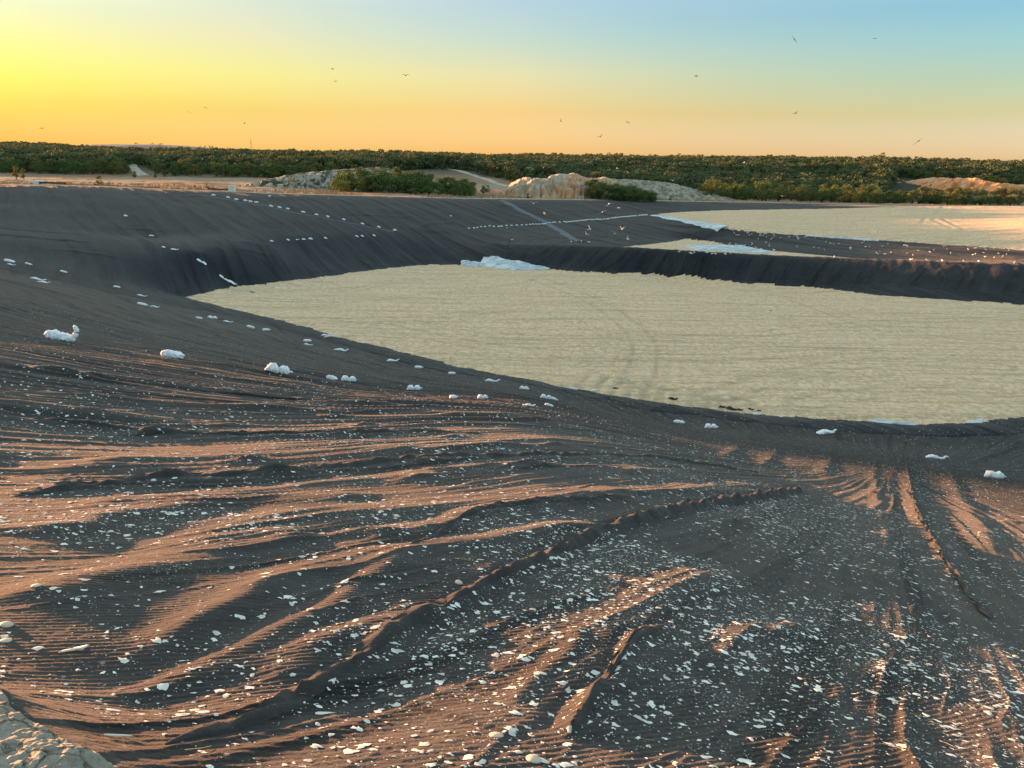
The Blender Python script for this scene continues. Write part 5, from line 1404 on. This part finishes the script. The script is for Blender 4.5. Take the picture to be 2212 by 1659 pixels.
def feather_mesh(name, curl, width, seed):
    """curled vane: a thin closed strip, pointed at both ends, along x, 1 long"""
    s = np.linspace(0, 1, 14)
    w = width * np.sin(np.clip(s * 1.02, 0, 1) * math.pi) ** 0.6 * (1 - 0.35 * s) + 0.006
    xx = (s - 0.5) * (1 - 0.15 * curl); zz = 0.03 + curl * 0.30 * (s - 0.35) ** 2; yy = 0.14 * np.sin(s * 2.6 + seed)
    V_, F_ = [], []
    for i in range(14):
        V_ += [(xx[i], yy[i] - w[i], zz[i] - 0.01), (xx[i], yy[i], zz[i] + 0.03), (xx[i], yy[i] + w[i] * 0.8, zz[i] - 0.005), (xx[i], yy[i], zz[i])]
    for i in range(13):
        for j in range(4):
            F_.append((i * 4 + j, i * 4 + (j + 1) % 4, i * 4 + 4 + (j + 1) % 4, i * 4 + 4 + j))
    F_ += [(0, 3, 2, 1), (52, 53, 54, 55)]
    return poly_mesh(name, [(V_, F_, [])], M['feather'])
FEATH = [feather_mesh('feather', c_, w_, i) for i, (c_, w_) in enumerate([(0.3, 0.16), (0.8, 0.20), (0.1, 0.26), (1.1, 0.13), (0.5, 0.32)])]
def lay(o, p, yaw, sc, dz=0.004):
    orient(o, p + Vector((0, 0, dz)), yaw, ground_normal(p.x, p.y, 0.06))
    o.matrix_world = o.matrix_world @ Matrix.Diagonal((sc, sc, sc, 1))
fxx, fyy = sprinkle(600, 9.0, 0.5)
for i in range(min(120, len(fxx))):
    o = link('feather', FEATH[i % 5], label='small white feather lying on the near dark cloth', cat='feather', group='small white feathers strewn over the near bank')
    lay(o, Vector((fxx[i], fyy[i], float(hgt(fxx[i], fyy[i])[0]))), random.uniform(0, 6.28), random.uniform(0.018, 0.038))
for a, b, sc, k_, lb in ((1452, 1356, 0.06, 3, 'curled white feather at the top of the thin seam'), (1345, 1160, 0.10, 1, 'curled white feather beside the long diagonal seam'), (1225, 1166, 0.08, 2, 'upright white feather just left of the diagonal seam'),
                         (255, 1595, 0.10, 0, 'long pale feather lying on the cloth near the bare clay'), (150, 1410, 0.10, 0, 'long greyish feather right of the broken shell'), (175, 1400, 0.08, 4, 'grey feather beside the long greyish one')):
    o = link('feather', FEATH[k_], label=lb, cat='feather')
    lay(o, pick(a, b), 0.7, sc)
def shell_mesh(name, seed, open_=0.5):
    """ribbed half dome"""
    V_, F_ = [], []
    na, nb = 24, 8
    for j in range(nb + 1):
        v = j / nb
        for i in range(na):
            a = i / na * 2 * math.pi
            rr_ = math.sin(v * math.pi / 2) * (1 + 0.05 * math.cos(a * 11) * v) * (1 + 0.15 * math.cos(a))
            V_.append((rr_ * math.cos(a) * 0.55, rr_ * math.sin(a) * 0.5, open_ * math.cos(v * math.pi / 2)))
    for j in range(nb):
        for i in range(na):
            F_.append((j * na + i, j * na + (i + 1) % na, (j + 1) * na + (i + 1) % na, (j + 1) * na + i))
    for i in range(na):
        a = i / na * 2 * math.pi
        V_.append((V_[nb * na + i][0] * .9, V_[nb * na + i][1] * .9, -0.06))
        F_.append((nb * na + i, nb * na + (i + 1) % na, (nb + 1) * na + (i + 1) % na, (nb + 1) * na + i))
    return poly_mesh(name, [(V_, F_, [])], M['shell'])
SHELL = [shell_mesh('shell', 1, 0.20), shell_mesh('shell', 2, 0.30)]
for a, b, sc, k_, lb in ((77, 1266, 0.062, 0, 'round pale shell on the sunlit left fold'), (12, 1352, 0.075, 1, 'larger ribbed shell at the left edge, upper of two'), (15, 1385, 0.06, 0, 'smaller shell under the larger one at the left edge'),
                         (990, 1259, 0.07, 1, 'domed white shell in the middle of the near bank'), (1150, 1642, 0.07, 1, 'domed shell at the lower middle picture edge'), (858, 1115, 0.07, 0, 'pale shell among folds left of centre'),
                         (1070, 1590, 0.07, 0, 'flat shell right of the seam near the bottom'), (1245, 1225, 0.06, 0, 'yellowish shell near the diagonal seam'), (2195, 1420, 0.06, 1, 'white shell at the right picture edge'),
                         (1915, 1395, 0.06, 1, 'white shell perched on the dark cloth lump at right')):
    p = pick(a, b)
    if p is not None:
        o = link('shell', SHELL[k_], label=lb, cat='shell', group='sea shells on the near bank')
        lay(o, p, random.uniform(0, 6.28), sc * 0.8, 0.002)
def straw_mesh(seed):
    s = np.linspace(0, 1, 9)
    return poly_mesh('straw', [tube(np.stack([(s - .5), 0.06 * np.sin(s * 5 + seed), 0.02 + 0.03 * np.sin(s * 3)], 1), np.full(9, 0.014), np.full(9, 0.012), 6)], M['straw'])
STRAW = [straw_mesh(i) for i in range(3)]
for i, (a, b, sc, yw) in enumerate(((1932, 1617, 0.13, -0.6), (2052, 1612, 0.10, -0.8), (1985, 1548, 0.08, -0.2), (1860, 1455, 0.07, -0.3), (1560, 1385, .08, 0.2), (430, 1620, .10, 0.9), (165, 1360, .10, 0.6), (1000, 1210, .12, 0.3),
                                  (1120, 1195, .12, -.3), (1290, 1480, .07, .6), (640, 1500, .08, .4), (960, 1600, .08, .3), (1700, 1590, .09, -.4), (2150, 1540, .10, -.5), (1400, 1600, .07, .2), (760, 1260, .12, .2))):
    p = pick(a, b)
    if p is not None:
        o = link('straw', STRAW[i % 3], label='thin dry straw lying on the near dark cloth', cat='straw', group='dry straws on the near bank')
        lay(o, p, yw, sc, 0.003)
# dark scraps of cloth along the near gravel edge and the thin stick
def scrap_mesh(seed):
    v, f, t = tube(np.stack([np.linspace(-.5, .5, 9), 0.08 * np.sin(np.linspace(0, 5, 9) + seed), 0.08 + 0.06 * np.sin(np.linspace(0, 7, 9))], 1), 0.22 * np.sin(np.linspace(0.1, 3.04, 9)) ** .6, 0.10 * np.sin(np.linspace(0.1, 3.04, 9)) ** .6, 10, 2.0, seed, 0.6, 9.0)
    return poly_mesh('cloth_scrap', [(v, f, t)], M['liner'])
SCR = [scrap_mesh(i) for i in range(3)]
for i, (a, b, w_) in enumerate(((1580, 885, 22), (1598, 886, 14), (1622, 884, 12), (1640, 888, 9), (1665, 672, 6), (1454, 862, 20), (1560, 880, 16), (1330, 840, 14), (545, 632, 10), (720, 902, 1))):
    p = pick(a, b)
    if w_ > 3 and p is not None:
        o = link('cloth_scrap', SCR[i % 3], label='dark cloth scrap lying on the edge of the lower gravel', cat='cloth scrap', group='dark cloth scraps on the gravel edge')
        lay(o, p, random.uniform(-.3, .3), w_ / FP * p.length, 0.0)
p, q = pick(700, 731), pick(728, 730)
link('white_stick', poly_mesh('white_stick', [tube([p + Vector((0, 0, .1)), (p + q) / 2 + Vector((0, 0, .2)), q + Vector((0, 0, .1))], [.05] * 3, [.05] * 3, 8)], M['bag']), label='thin white stick lying beside a sandbag near the gravel', cat='stick')
